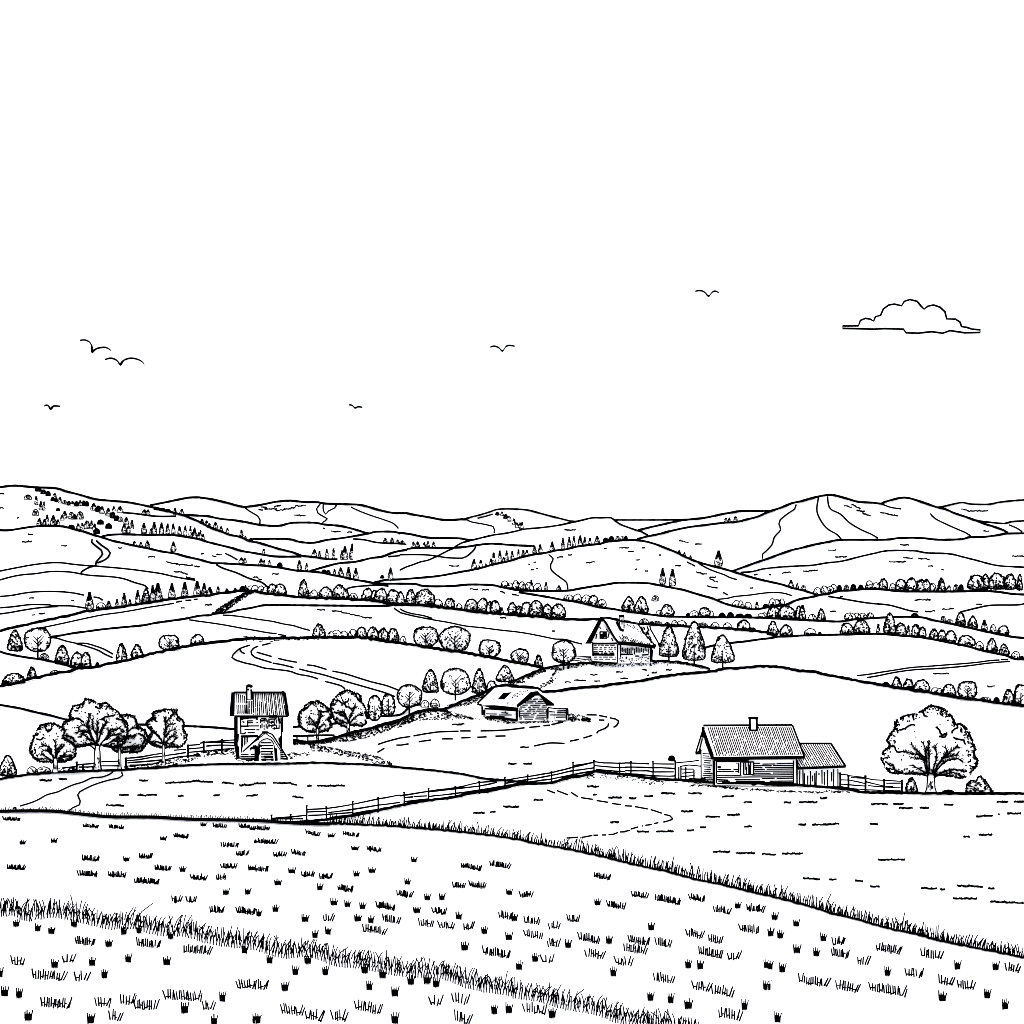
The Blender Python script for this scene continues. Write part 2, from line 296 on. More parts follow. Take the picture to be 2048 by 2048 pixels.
def scallop(o, amp, step=4.0, rnd=.6):
    """little leaf bumps along an outline"""
    q = []
    n = len(o)
    cx = sum(p[0] for p in o) / n; cz = sum(p[1] for p in o) / n
    for i in range(n):
        a, b = o[i], o[(i + 1) % n]; d = math.dist(a, b); k = max(1, int(d / 1.6))
        for j in range(k):
            q.append(lerp(a, b, j / k))
    out = []; s = 0; amp_i = amp; ph = 0
    for i, p in enumerate(q):
        ph += math.dist(p, q[i - 1]) / step * math.pi if i else 0
        if ph > math.pi: ph -= math.pi; amp_i = amp * R.uniform(1 - rnd, 1 + rnd)
        dx, dz = p[0] - cx, p[1] - cz; l = math.hypot(dx, dz) or 1
        e = amp_i * (math.sin(ph) - .45)
        out.append((p[0] + dx / l * e, p[1] + dz / l * e))
    return out
def crown(mb, o, C, px, lw, amp, inner, strokes, dark=0, dep=None, double=True, step=4.0, gap=0.0, cm=0):
    """o: outline in px about the base; C: base point; px: metres per pixel"""
    n = len(o); cx = sum(p[0] for p in o) / n; cz = sum(p[1] for p in o) / n
    ww = max(p[0] for p in o) - min(p[0] for p in o); hh = max(p[1] for p in o) - min(p[1] for p in o)
    dep = dep or .36 * ww
    Ck = (C[0] / C[1], (C[2] - CZ) / C[1])   # crown depth is sheared along the camera's view ray
    def W(x, z, y=0): return (C[0] + x * px + y * px * Ck[0], C[1] + y * px, C[2] + z * px + y * px * Ck[1])
    NP = 5; base = len(mb.v); q = o[::max(1, n // 40)]; nq = len(q)
    for k in range(-NP, NP + 1):
        ps = math.pi / 2 * k / NP * .96; c_, s_ = math.cos(ps), math.sin(ps)
        for p in q: mb.v.append(W(cx + (p[0] - cx) * c_ * .97, cz + (p[1] - cz) * c_ * .97, dep * s_))
    for k in range(2 * NP):
        for i in range(nq):
            j = (i + 1) % nq; a = base + k * nq
            mb.f.append((a + i, a + j, a + nq + j, a + nq + i)); mb.m.append(cm)
    mb.f.append(tuple(base + i for i in range(nq))); mb.m.append(0)
    mb.f.append(tuple(base + 2 * NP * nq + i for i in range(nq - 1, -1, -1))); mb.m.append(0)
    sc = scallop(o, amp, step)
    if gap:
        k = 0
        while k < len(sc):
            ln = R.randint(10, 26); seg = sc[k:k + ln]
            if len(seg) > 2: mb.tube([W(x, z, -dep * .3) for x, z in seg], lw / 2 * px * R.uniform(.9, 1.25))
            k += ln + (R.randint(1, 3) if R.random() < gap else -2)
    else:
        mb.tube([W(x, z, -dep * .3) for x, z in sc], lw / 2 * px, closed=True)
    if double:
        acc = 0; stp = step * .8; rr = step * .42
        for i in range(1, len(sc)):
            acc += math.dist(sc[i], sc[i - 1])
            if acc > stp:
                acc = R.uniform(-1, .6) * stp * .5
                if gap and R.random() < gap * .3: continue
                x, z = sc[i]; dx, dz = x - cx, z - cz; a0 = math.atan2(dz, dx) + R.uniform(-.6, .6); r_ = rr * R.uniform(.7, 1.35); f = R.uniform(.93, 1.0)
                x, z = cx + dx * f, cz + dz * f
                mb.tube([W(x + math.cos(a0 + t_) * r_, z + math.sin(a0 + t_) * r_, -dep * .34) for t_ in (-1.9, -1.1, -.4, .4, 1.1, 1.9)], .95 * px)
    def surf(x, z):
        # distance ratio to the outline along the ray from the centre
        dx, dz = x - cx, z - cz; a = math.atan2(dz, dx); best = None
        r = math.hypot(dx, dz)
        bd = 9
        for p in q:
            b = math.atan2(p[1] - cz, p[0] - cx); d = abs((a - b + math.pi) % (2 * math.pi) - math.pi)
            if d < bd: bd = d; best = math.hypot(p[0] - cx, p[1] - cz)
        s = min(.99, r / (best or 1)); return dep * math.sqrt(max(0, 1 - s * s))
    def curl(x, z, size, back, wd=None):
        """a small curled leaf mark lying on the crown"""
        a0 = R.uniform(0, 6.28); arc = R.uniform(1.2, 3.6); y = (1 if back else -1) * (surf(x, z) + 1.2)
        mb.tube([W(x + math.cos(a0 + arc * k / 4) * size, z + math.sin(a0 + arc * k / 4) * size, y) for k in range(5)], (wd or lw * .42) * px * .9)
    if double:
        for k in range(int(n_len(o) / 3.0)):
            p = R.choice(sc); f = R.uniform(.82, .97)
            curl(cx + (p[0] - cx) * f, cz + (p[1] - cz) * f, R.uniform(1.2, 2.6), k % 3 == 0)
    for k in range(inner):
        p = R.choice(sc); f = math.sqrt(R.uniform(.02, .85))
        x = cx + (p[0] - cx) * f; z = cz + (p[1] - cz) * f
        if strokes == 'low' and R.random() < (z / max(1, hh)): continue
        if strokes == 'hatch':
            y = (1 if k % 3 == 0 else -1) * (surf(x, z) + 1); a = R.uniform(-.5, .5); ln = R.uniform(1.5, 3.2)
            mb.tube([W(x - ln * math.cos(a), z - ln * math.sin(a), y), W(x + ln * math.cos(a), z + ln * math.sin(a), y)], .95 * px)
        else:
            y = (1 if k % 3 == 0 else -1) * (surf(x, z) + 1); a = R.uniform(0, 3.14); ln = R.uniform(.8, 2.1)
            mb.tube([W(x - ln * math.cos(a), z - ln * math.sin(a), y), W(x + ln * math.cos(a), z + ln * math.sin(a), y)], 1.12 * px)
    return surf, W
def n_len(o): return sum(math.dist(o[i - 1], o[i]) for i in range(len(o)))

ORD = 'first second third fourth fifth sixth seventh eighth ninth tenth eleventh twelfth thirteenth fourteenth fifteenth sixteenth seventeenth eighteenth nineteenth'.split()
TENS = {2: 'twent', 3: 'thirt', 4: 'fort', 5: 'fift', 6: 'sixt', 7: 'sevent', 8: 'eight'}
def ordinal(n):
    if n <= 19: return ORD[n - 1]
    t, r = divmod(n, 10)
    return TENS[t] + ('ieth' if r == 0 else 'y-' + ORD[r - 1])
NAME = {'c': 'conifer_tree', 'k': 'dark_bush', 'p': 'pointed_tree', 'b': 'round_bush', 'r': 'round_tree'}
CAT = {'c': 'conifer', 'k': 'bush', 'p': 'tree', 'b': 'bush', 'r': 'tree'}
DESC = {'c': 'dark pointed conifer', 'k': 'tiny dark bush', 'p': 'pale egg-shaped tree', 'b': 'pale rounded bush', 'r': 'pale round-crowned tree'}

def plant(kind, u, vb, w, h, D, label, group, trunk=0):
    """w, h in photograph pixels; trunk: pixels of bare trunk below the crown"""
    px = D / F; C = U(u, vb, D)
    if kind == 'b': w *= 1.14
    if kind in 'ck':
        mb = MB(); o = curve_outline('b' if kind == 'k' else 'c', w, h, 22)
        cr_, W = crown(mb, o, C, px, 2.3 if w > 9 else 1.6, .7, 0, 'dot', double=False, step=3, cm=1 if kind == 'k' and w * h < 130 and (R.random() < .75 or 'clumps' in group) else 0)
        nst = int(w * h / (4.6 if kind == 'c' else 2.6)) + 4
        for k in range(nst):
            t = R.random() ** 1.5 if kind == 'c' else R.random()
            z = h * (1 - t * .97); hw = w / 2 * (min(1, (t + .12) ** .8 * 1.15) if kind == 'c' else math.sqrt(max(.05, 1 - (z / h) ** 2)))
            x = R.uniform(-1, 1) * hw * .85; y = -(math.sqrt(max(0, hw * hw - x * x)) * .85 + 1.0) * (1 if k % 4 else -1)
            if kind == 'c': dx, dz = (R.uniform(.4, 1.6) * (1 if x > 0 else -1), -R.uniform(.8, 2.2))
            else: dx, dz = R.uniform(-1.2, 1.2), R.uniform(-1, 1)
            mb.tube([W(x, z, y), W(x + dx, max(0, z + dz), y)], R.uniform(.8, 1.25) * px)
        if kind == 'c':
            mb.tube([W(0, h * .55, -w * .3 - 1), W(0, h * .8, -w * .15 - 1), W(0, h * 1.02, 0)], [w * .2 * px, w * .15 * px, .5 * px])
        if h > 22 and kind == 'c':
            t = empty(NAME[kind], C, label, CAT[kind], group)
            mb.build('crown', t, C)
            tb = MB(); tb.tube([W(0, -3, 0), W(0, h * .8, 0)], [1.2 * px, .4 * px]); tb.build('trunk', t, C)
        else:
            mb.build(NAME[kind], None, C, label=label, category=CAT[kind], group=group)
        return
    sm = h < 17
    mb = MB(); o = [(x, z + trunk) for x, z in curve_outline(kind, w, h, 44 if not sm else 26)]
    if kind != 'k':
        p1, p2, p3 = (R.uniform(0, 6.28) for _ in range(3)); am = .035 if kind == 'p' else .042
        mz = trunk + h * .45
        o = [(x * (1 + am * math.sin(3 * math.atan2(z - mz, x) + p1) + am * .8 * math.sin(5 * math.atan2(z - mz, x) + p2)),
              mz + (z - mz) * (1 + am * math.sin(4 * math.atan2(z - mz, x) + p3)) if z > mz else z) for x, z in o]
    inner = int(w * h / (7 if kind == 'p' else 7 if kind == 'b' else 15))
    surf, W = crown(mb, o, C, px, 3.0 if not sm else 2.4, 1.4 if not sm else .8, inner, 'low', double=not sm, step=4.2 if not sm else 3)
    # trunk and limb strokes for taller or bare-stemmed plants
    if h > 22 and kind != 'b' or trunk:
        t = empty(NAME[kind], C, label, CAT[kind], group)
        mb.build('crown', t, C)
        tb = MB(); top = trunk + h * (.62 if kind == 'r' else .45)
        yy = -(.42 * w + 2)
        if trunk: tb.tube([W(0, -2, -1), W(0, trunk + 1, -1)], 1.8 * px)
        tb.tube([W(0, trunk * .8, yy * .5), W(0, trunk + h * .2, yy), W(R.uniform(-1, 1), top, yy)], 1.35 * px, taper=.6)
        if kind == 'r':
            for k in range(5 if w > 28 else 3):
                s = -1 if k % 2 else 1; z0 = trunk + h * (.2 + .08 * k); ln = w * R.uniform(.12, .24)
                tb.tube([W(0, z0, yy), W(s * ln * .6, z0 + ln * .6, yy), W(s * ln, z0 + ln * 1.1, yy)], 1.1 * px, taper=.6)
        tb.build('trunk', t, C)
    else:
        mb.build(NAME[kind], None, C, label=label, category=CAT[kind], group=group)

def cluster(place, key, text, dflt='c'):
    """text: 'TILE x,ybase,w,h[,kind[,trunk]] ...'  in tile pixels"""
    l = L[key]; items = []; t = None
    for k in text.split():
        if ',' not in k: t = k; continue
        a = k.split(','); x, y, w_, h_ = (float(q) for q in a[:4]); sc = TILES[t][2]
        kd = a[4] if len(a) > 4 else dflt; tr = float(a[5]) / sc if len(a) > 5 else 0
        u, v = S(t, x, y); items.append([kd, u, v, w_ / sc, h_ / sc, tr])
    items.sort(key=lambda q: q[1])
    cnt = {}
    tot = {}
    for q in items: tot[q[0]] = tot.get(q[0], 0) + 1
    hs = {}
    for q in items: hs.setdefault(q[0], []).append(q[4])
    for kd, u, v, w_, h_, tr in items:
        cnt[kd] = cnt.get(kd, 0) + 1; s = sorted(hs[kd]); med = s[len(s) // 2]
        size = ('tallest ' if h_ == s[-1] and len(s) > 1 and s[-1] > s[-2] else 'taller ' if h_ > med * 1.15 else 'low ' if h_ < med * .8 else '')
        lab = DESC[kd] if not (size and kd == 'k') else 'dark bush'
        if tot[kd] == 1: label = '%s %s' % (lab, place)
        elif cnt[kd] <= tot[kd] / 2 or tot[kd] < 3: label = '%s%s, %s from left, %s' % (size, lab, ordinal(cnt[kd]), place)
        else: label = '%s%s, %s from right, %s' % (size, lab, ordinal(tot[kd] - cnt[kd] + 1), place)
        D = l.D(max(v, l.v0 + 5))
        plant(kd, u, v, w_, h_, D, label, 'trees and bushes ' + place, tr)

cluster('high on the left mountain', 'west_mountain', 'A1 270,190,70,45,k 350,240,35,85 345,345,60,60,k 395,290,40,85 425,295,20,90 370,110,60,35,k 420,135,50,40,k 465,155,45,45,k 530,175,40,50 510,205,40,40,k 545,215,30,40,k 580,225,40,60 625,235,40,40,k 665,245,40,40,k 700,255,40,50,k 740,255,40,50,k 775,250,40,55 810,250,40,50,k 840,255,40,50,k 905,295,60,70 950,310,50,60,k 985,325,50,70 1045,350,50,80 1100,300,30,50 1090,370,50,60,k 1160,315,60,60 1130,395,50,50,k 1165,405,40,50,k 1220,430,50,70 1200,510,50,90 1240,510,40,70 1275,475,40,90 380,440,50,70 430,435,40,60 455,435,40,100 515,435,60,95 560,440,40,60 625,370,50,70 600,390,40,50 690,380,50,70,k 720,380,40,50,k 775,380,60,75,k 560,300,40,30,k 755,480,40,60 795,485,40,70 840,470,50,75,k 885,470,30,80 915,500,40,80 970,430,60,45,k 1050,470,60,50,k 935,520,60,50,k 690,465,60,30,k')
cluster('along the descending left skyline', 'west_mountain', 'A1 1395,335,50,50 1430,335,40,50 1690,335,40,65 1755,340,45,60 1520,290,60,25,k 1570,300,60,28,k 1620,310,60,28,k A2 20,425,40,50 65,440,40,50 90,460,40,40 150,480,50,75 205,495,30,50 265,510,30,50 400,550,35,70 440,565,20,25 495,582,40,22,k')
cluster('in the row below the left mountain', 'west_step', 'A1 1390,520,55,105 1460,525,30,60 1490,525,50,120 1560,525,45,115 1620,525,40,105 1675,530,40,110 1735,535,40,90 1790,545,35,105 1840,550,35,105 1880,560,45,100 1920,565,30,60 A2 5,580,25,100 30,580,30,60 615,715,30,50')
cluster('on the long crest left of centre', 'great_down', 'A1 1300,640,40,50 1360,650,40,50 1425,655,45,70 1675,690,55,95 A2 400,805,50,55 435,800,30,50 590,825,45,65 620,825,20,55 670,830,30,60 770,845,50,45,k 960,870,45,95 1030,870,30,70 1200,905,50,35,k 1240,910,40,40,k 1300,920,30,60 1360,935,55,90 1435,955,45,115 1505,970,50,120 1840,965,50,120 1760,950,40,30,k')
cluster('in the hollow under the far central peaks', 'low_rise', 'A2 1105,745,50,75 1155,745,25,60 1225,760,35,95 1290,760,30,100 1370,770,30,90 1400,770,60,130 1470,770,55,155 1500,770,30,60')
cluster('on the thin far central ridge', 'thin_rise', 'A2 1790,600,40,40 1855,605,40,50 1910,615,40,40 A3 20,620,50,35')
cluster('on the short field edge below the far ridge', 'field_rise', 'A3 130,655,35,60 170,655,45,60 235,655,30,55 270,655,35,65 325,655,35,60')
cluster('on the central hill crest', 'centre_down', 'A3 715,865,50,100 780,850,40,80 830,840,20,35 880,830,40,70 905,820,40,120 965,800,40,120 1000,800,20,60 1030,790,40,110 1085,775,35,90 1145,760,30,90 1190,750,35,75 1225,735,35,60 1300,715,40,80 1355,700,40,80 1470,690,45,95 1575,675,35,120 1635,660,40,110 1680,650,30,110 1740,645,45,110 1785,640,30,90 1835,630,35,70 1905,620,50,80 A4 55,595,50,35,k 110,590,50,45,k 170,585,35,45,k 215,585,35,45,k 250,585,35,45,k')
cluster('on the right slope of the central hill', 'centre_down', 'A4 765,712,30,35 815,740,30,40 875,765,25,35 605,1010,60,160 700,1025,65,165 1845,1040,50,75 1905,1050,30,55 A5 30,955,40,45,k')
cluster('at the foot of the right mountain', 'east_mountain', 'A4 1215,405,35,40 1250,405,30,40 1310,400,40,50 1145,832,80,150')
cluster('on the far central peak', 'far_peak', 'A3 940,340,40,30,k 985,345,30,40 1020,375,40,45,k 1055,400,40,50,k 1100,430,40,60 1130,460,40,50 1160,470,25,60 1180,475,25,70')
cluster('on the low central ridge', 'great_down', 'A3 1010,1040,60,65 1060,1045,50,50 1120,1052,60,80 1180,1060,60,75 1240,1062,50,75 1270,1068,35,105,c 1330,1068,70,70 1410,1068,40,80,c 1535,1068,45,50,c', 'b')
cluster('in the long right hedgerow', 'great_down', 'B5 30,80,40,30,k 150,122,60,55 210,112,60,60 260,105,50,50 290,98,50,60 340,95,40,50,k 400,88,40,45,k 460,82,45,45,k 525,78,40,35,k 600,78,60,70 655,78,50,55 720,78,60,85 800,92,50,60 870,94,80,100 960,97,90,110 1045,97,70,100 1090,97,60,95 1145,97,50,70 1220,97,60,110,p 1285,94,35,45,k 1345,90,40,50,k 1390,90,40,50,k 1520,78,130,120 1600,78,60,125 1700,78,130,135 1810,78,90,125 1895,85,40,130,p', 'b')
cluster('in the valley right of centre', 'great_down', 'B4 1320,250,70,50 1360,262,40,60 1430,275,60,60 1515,275,40,65,c 1600,262,50,30,k 1665,252,60,70 1710,248,60,60 1755,244,50,60', 'b')
cluster('along the right terrace edge', 'east_terrace', 'B3 1610,190,50,45 1640,195,60,50 1715,208,80,70 1800,225,90,80 1870,245,80,95 B4 20,262,70,75 280,305,130,140,p 400,318,130,160,p 570,340,50,45 650,350,110,110 850,355,40,35,k 910,357,80,60 1010,358,100,90 1070,358,50,60 1180,358,60,40,k 1260,358,60,45,k 1350,360,80,32,k 1430,360,70,32,k 1560,368,60,45 1590,366,40,50 1680,370,110,110 1800,376,150,125 1920,380,40,130 535,203,70,52,k B5 20,342,50,120,p 105,347,60,50 185,350,60,100,p 430,340,90,55 490,337,60,50 540,332,60,45 605,328,50,45 990,318,60,30,k 1235,362,40,50,k 1290,372,60,30,k 1385,390,80,110,p 1490,415,80,95,p 1590,438,55,95,c 1665,455,45,70 1755,472,80,75', 'b')
cluster('on the left hedgerow hill', 'hedgerow_hill', 'B1 865,292,80,175 975,285,80,65,b 1050,276,50,75 1130,265,40,80 1200,257,50,130 1255,245,30,60 1330,238,50,140 1410,228,70,140,p 1475,215,50,165 1525,208,90,180 1660,190,70,160 1785,173,65,155 1905,160,70,150 B2 40,152,50,125 95,148,60,80 175,132,40,70 260,118,30,35,k 340,112,30,35,k 410,105,50,45,k 440,103,30,55')
cluster('in the hedgerow across the centre', 'hedgerow_hill', 'B2 490,108,60,50 530,112,60,60 590,120,60,60 640,130,60,65 700,138,90,95 775,146,100,105 1000,165,90,165,p 1100,173,70,75 1150,173,50,50 1215,177,110,105 1345,180,110,130 1400,182,60,90 1480,188,70,60 1620,193,90,110 1690,203,60,100 1750,212,110,125 1870,232,120,135 B3 5,240,60,120 105,242,80,145 240,247,170,155 370,260,70,75 480,272,80,90 570,285,50,55 690,300,110,115 800,314,100,135 870,320,60,105 920,325,80,125 985,330,35,65,c 1085,337,70,115 1150,342,50,90 1220,347,90,130 1315,353,120,155 1425,362,80,125 1530,372,120,140', 'b')
cluster('on the hedge line right of the cottage', 'hedgerow_hill', 'B4 425,425,90,50 500,432,50,30 555,438,90,38 650,440,50,30 720,442,50,50,b 790,444,80,50,b 990,454,100,40 1110,462,70,50,b 1230,470,70,55,b 1390,486,110,95,b 1480,492,50,30 1670,530,100,130,p 1800,535,100,95,b', 'k')
cluster('on the right field crest', 'east_field', 'B5 90,475,90,55 170,473,30,25,k 405,470,95,95 530,468,120,120 675,467,35,90,c 775,467,100,185,p 870,480,80,105 935,484,30,95,c 1000,490,60,105 1055,498,50,85 1155,512,60,85 1225,526,60,90 1300,540,80,100 1435,568,130,88 1550,600,60,70 1655,625,90,120,p 1760,648,80,95,p 1860,682,70,65 1915,685,30,30,k', 'b')
cluster('on the crest behind the farmhouse and big tree', 'barn_hill', 'B5 835,925,75,85,p 935,940,70,80 1050,960,120,95 1165,975,60,45 1205,985,40,50 1285,1000,100,100 1445,1025,160,150,r 1600,1040,90,30,k 1695,1058,50,45,k 1800,1070,95,125,p 1905,1082,110,180,r 740,912,60,30,k', 'b')
cluster('at the far left edge', 'west_corner', 'B1 145,682,140,195 365,755,250,225,r,65 430,770,90,60,k 600,812,130,185 745,850,110,145,b', 'p')
cluster('on the broad crest at left', 'broad_field', 'B1 830,850,80,145,b 940,835,35,40,k 1175,785,100,170 1325,752,110,125 1635,680,190,145,r 1910,625,110,95,b 140,995,180,90,b 310,950,80,105 530,905,90,30,k 50,1015,70,40,k', 'p')
cluster('on the broad crest in the centre', 'broad_field', 'B2 1150,550,120,120,p 1270,550,60,50 1320,550,80,65 1390,550,70,55 1475,555,70,80 1560,558,80,98 1670,568,90,110 1770,585,80,115 1865,600,90,130 B3 30,618,50,75 250,645,230,190,r 530,690,290,235,r 865,745,200,165,r 1160,805,165,135,r 1340,840,70,110,p', 'b')
cluster('beside the cottage', 'cottage_hill', 'B3 1580,865,225,210,r,65 B4 665,790,180,295,p,50 910,815,220,370,p,40 1185,862,220,265,p,65')
cluster('in the row above the barn track', 'west_meadow', 'B3 295,1085,150,220,p 535,1155,280,245,r,50 765,1090,120,235,p 885,1075,80,100,b 1015,980,160,150,p C3 80,290,210,185,r,60 300,235,70,70,b 215,235,60,60,b')
cluster('on the track right of the mill house', 'barn_hill', 'C2 1690,392,130,235,r 1820,345,120,205,r', 'r')
cluster('at the left edge of the near meadow', 'mill_meadow', 'C1 75,925,165,195,p 310,905,90,65,b 420,895,120,55,b', 'b')
cluster('beside the big tree at right', 'farm_field', 'C5 845,1085,110,140,p 1200,1088,110,25,k')

def limb(tb, W, pts, w0, w1, y, px):
    n = len(pts); tb.tube([W(x, z, y(x, z)) for x, z in pts], [(w0 + (w1 - w0) * i / (n - 1)) / 2 * px for i in range(n)])
def big_tree(key, tile, outline, base, trunk_w, fork_y, limbs, label, lw=3.8, inner=26, gap=.4, extra='', amp=3.3, kind='round_tree', D=None):
    sc = TILES[tile][2]; bu, bv = S(tile, *base); l = L[key]; D = D or l.D(bv); px = D / F; C = U(bu, bv, D)
    o = [((x - base[0]) / sc, (base[1] - y) / sc) for x, y in ((float(a.split(',')[0]), float(a.split(',')[1])) for a in outline.split())]
    o = resample(o + [o[0]], 3)[:-1]
    t = empty(kind, C, label, 'tree')
    mb = MB(); surf, W = crown(mb, o, C, px, lw, amp, inner, 'dot', double=True, step=5, gap=gap)
    # leaf clumps drawn inside the crown
    for seg in extra.split('|'):
        pts = [((float(a.split(',')[0]) - base[0]) / sc, (base[1] - float(a.split(',')[1])) / sc) for a in seg.split()]
        if len(pts) < 2: continue
        q = resample(pts, 2)
        q = [(x + R.uniform(-.9, .9), z + R.uniform(-.9, .9)) for x, z in q]
        mb.tube([W(x, z, -surf(x, z) - 1.5) for x, z in q], 1.7 * px)
        for x, z in q:
            if R.random() < .5: mb.tube([W(x, z, -surf(x, z) - 1.5), W(x + R.uniform(-3, 3), z + R.uniform(-3, 1), -surf(x, z) - 1.5)], 1.1 * px)
    mb.build('crown', t, C)
    tb = MB(); fz = (base[1] - fork_y) / sc; tw = trunk_w / sc
    dep = surf(0, fz + 8) + 3
    yb = lambda x, z: -(surf(x, z) + 2.0) if z > fz else -(dep * max(0, z / fz))
    # trunk: pale tapered column with dark bark edges
    k = len(tb.v)
    for z, r in ((-2, tw * .6), (fz * .3, tw * .4), (fz, tw * .33), (fz + 6, tw * .22)):
        yy = yb(0, z)
        for i in range(10):
            a = 2 * math.pi * i / 10; tb.v.append(W(math.cos(a) * r, z, yy + math.sin(a) * r))
    for j in range(3):
        for i in range(10):
            q = k + j * 10; tb.f.append((q + i, q + (i + 1) % 10, q + 10 + (i + 1) % 10, q + 10 + i)); tb.m.append(0)
    for s in (-1, 1):
        tb.tube([W(s * tw * .72, -2, -1), W(s * tw * .5, fz * .3, yb(0, fz * .3)), W(s * tw * .42, fz, yb(0, fz)), W(s * tw * .3, fz + 6, yb(0, fz + 6))], 1.25 * px)
    for i in range(int(tw)):
        x = R.uniform(-.3, .3) * tw; z = R.uniform(0, .6) * fz
        tb.tube([W(x, z, yb(0, z) - tw * .55), W(x + R.uniform(-.5, .5), z + R.uniform(2, 6), yb(0, z + 3) - tw * .55)], .8 * px)
    tb.build('trunk', t, C)
    for pl in limbs.split('|'):
        pts = [((float(a.split(',')[0]) - base[0]) / sc, (base[1] - float(a.split(',')[1])) / sc) for a in pl.split()]
        q = resample(pts, 3); n = len(q); br = MB()
        limb(br, W, q, 3.3, 1.8, yb, px)
        for i in range(n // 3, n):
            for s in (-1, 1):
                if R.random() < .9:
                    x, z = q[i]; dx = q[i][0] - q[i - 1][0]; dz = q[i][1] - q[i - 1][1]; a = math.atan2(dz, dx) + s * R.uniform(.4, .9); ln = R.uniform(3, 8.5)
                    br.tube([W(x, z, yb(x, z)), W(x + math.cos(a) * ln, z + math.sin(a) * ln, yb(x, z) - .4)], .95 * px, taper=.7)
        br.build('branch', t, C)

big_tree('farm_field', 'C5', '730,905 640,890 600,830 560,760 590,690 640,640 620,590 650,530 690,470 700,410 770,360 860,340 920,325 970,300 1000,270 1080,265 1180,310 1240,380 1265,440 1310,430 1370,480 1400,540 1430,600 1450,660 1440,720 1475,780 1450,850 1400,900 1320,945 1200,925 1020,905 850,905',
         (1033, 1085), 78, 930, '1010,930 985,860 965,780 930,740 850,720 780,700|1000,930 900,905 820,900|985,900 930,870 860,830|1010,900 990,800 985,700 960,620|1020,880 1015,780 1010,690 1015,610|1040,930 1060,850 1085,760 1075,650|1050,930 1110,850 1180,790 1290,770 1340,800|1060,900 1120,800 1200,720 1285,655|1060,950 1130,900 1220,870 1340,880|1050,940 1150,915 1250,900 1320,930|1085,840 1160,760 1280,730|990,800 930,770 850,760|975,760 900,690 850,640|1130,780 1180,700 1160,660|1080,700 1060,660',
         'largest tree, round crown of leaf loops, standing right of the farmhouse fence', inner=50, gap=.7, extra='735,490 790,480 830,450 890,450|1080,470 1110,500 1140,550 1180,520|1115,560 1160,570 1180,530|1230,530 1250,490 1290,470|1245,570 1300,585 1340,590 1360,630|640,640 690,650 710,700 770,705|600,790 640,830 670,820 690,870 760,900|860,345 870,400|960,300 970,350 1000,370')
big_tree('mill_meadow', 'C1', '640,600 600,540 600,470 625,410 690,390 670,350 700,290 710,260 790,240 830,195 900,205 950,235 1030,230 1070,270 1130,310 1180,370 1220,430 1228,520 1195,600 1130,650 1030,640 900,620 760,645 700,630',
         (940, 875), 62, 690, '925,690 915,610 880,540 850,470 800,440 760,470|930,690 880,640 800,625 740,640|905,600 860,520 790,500 745,520|880,560 850,440 865,340|935,640 940,500 940,410|950,690 975,620 1030,560 1080,500 1150,470|950,600 980,500 1020,430 1000,390|990,640 1070,600 1150,560 1180,590|1030,580 1080,540 1150,530|940,540 900,480 890,400|1000,640 1080,650 1150,620|1040,560 1050,500 1090,480|820,510 770,560|960,520 990,460 1030,410|900,590 840,560 800,520',
         'broad spreading tree in the left group, tallest of the four there', inner=130, gap=.25, extra='720,300 760,310|970,400 1010,365 1060,360 1110,345|920,260 960,280 990,250|1120,380 1190,400 1210,460|1080,590 1150,600 1200,560|700,380 760,380 810,415|640,540 700,560 730,600')
big_tree('mill_meadow', 'C1', '400,790 335,750 292,680 312,600 350,520 395,445 460,430 520,430 575,450 625,490 600,550 660,590 725,650 718,730 650,775 560,790 470,790', (535, 880), 40, 790,
         '525,790 500,720 450,680 410,690|530,780 540,680 530,590|535,790 560,700 610,640|520,790 470,760 410,720|545,800 600,750 680,740|500,700 470,650 420,635|540,690 580,650 600,620|560,760 620,720 640,700',
         'small branching tree, leftmost of the left group near the low fence', inner=60, gap=.25, extra='430,450 470,500 500,470|350,570 390,580 420,560|460,510 480,480', D=L['mill_meadow'].D(1542) * .985)
big_tree('mill_meadow', 'C1', '1150,370 1200,345 1280,350 1315,400 1320,445 1380,480 1420,540 1430,590 1390,640 1350,690 1230,695 1130,690 1080,640 1100,500', (1155, 872), 26, 700,
         '1155,700 1180,600 1240,560|1160,690 1240,650 1330,640|1155,690 1120,640|1240,500 1290,460 1340,470|1230,540 1290,550', 'leafy tree on a thin trunk half hidden behind the broad left tree', inner=70, gap=.2, extra='1240,540 1300,550 1310,530|1340,520 1400,560 1380,620|1180,650 1260,660 1340,650', D=L['mill_meadow'].D(1541) * 1.03)
big_tree('mill_meadow', 'C1', '1580,655 1530,640 1480,625 1445,595 1440,545 1470,500 1430,450 1420,410 1480,365 1480,320 1550,298 1620,290 1700,300 1705,350 1770,400 1765,460 1800,540 1785,600 1740,640 1650,645', (1580, 815), 24, 660,
         '1578,660 1585,560 1600,460 1595,370|1580,650 1550,570 1480,500|1585,640 1640,560 1690,530|1600,560 1640,500 1690,480|1600,480 1640,430 1670,430|1600,420 1640,370 1690,330|1590,600 1650,620 1700,560',
         'lone slender tree standing by the fence left of the mill house', inner=50, gap=.2, extra='1480,370 1510,410 1500,390|1430,460 1480,500 1540,550|1440,590 1480,620 1500,600 1560,610', D=L['mill_meadow'].D(1530))
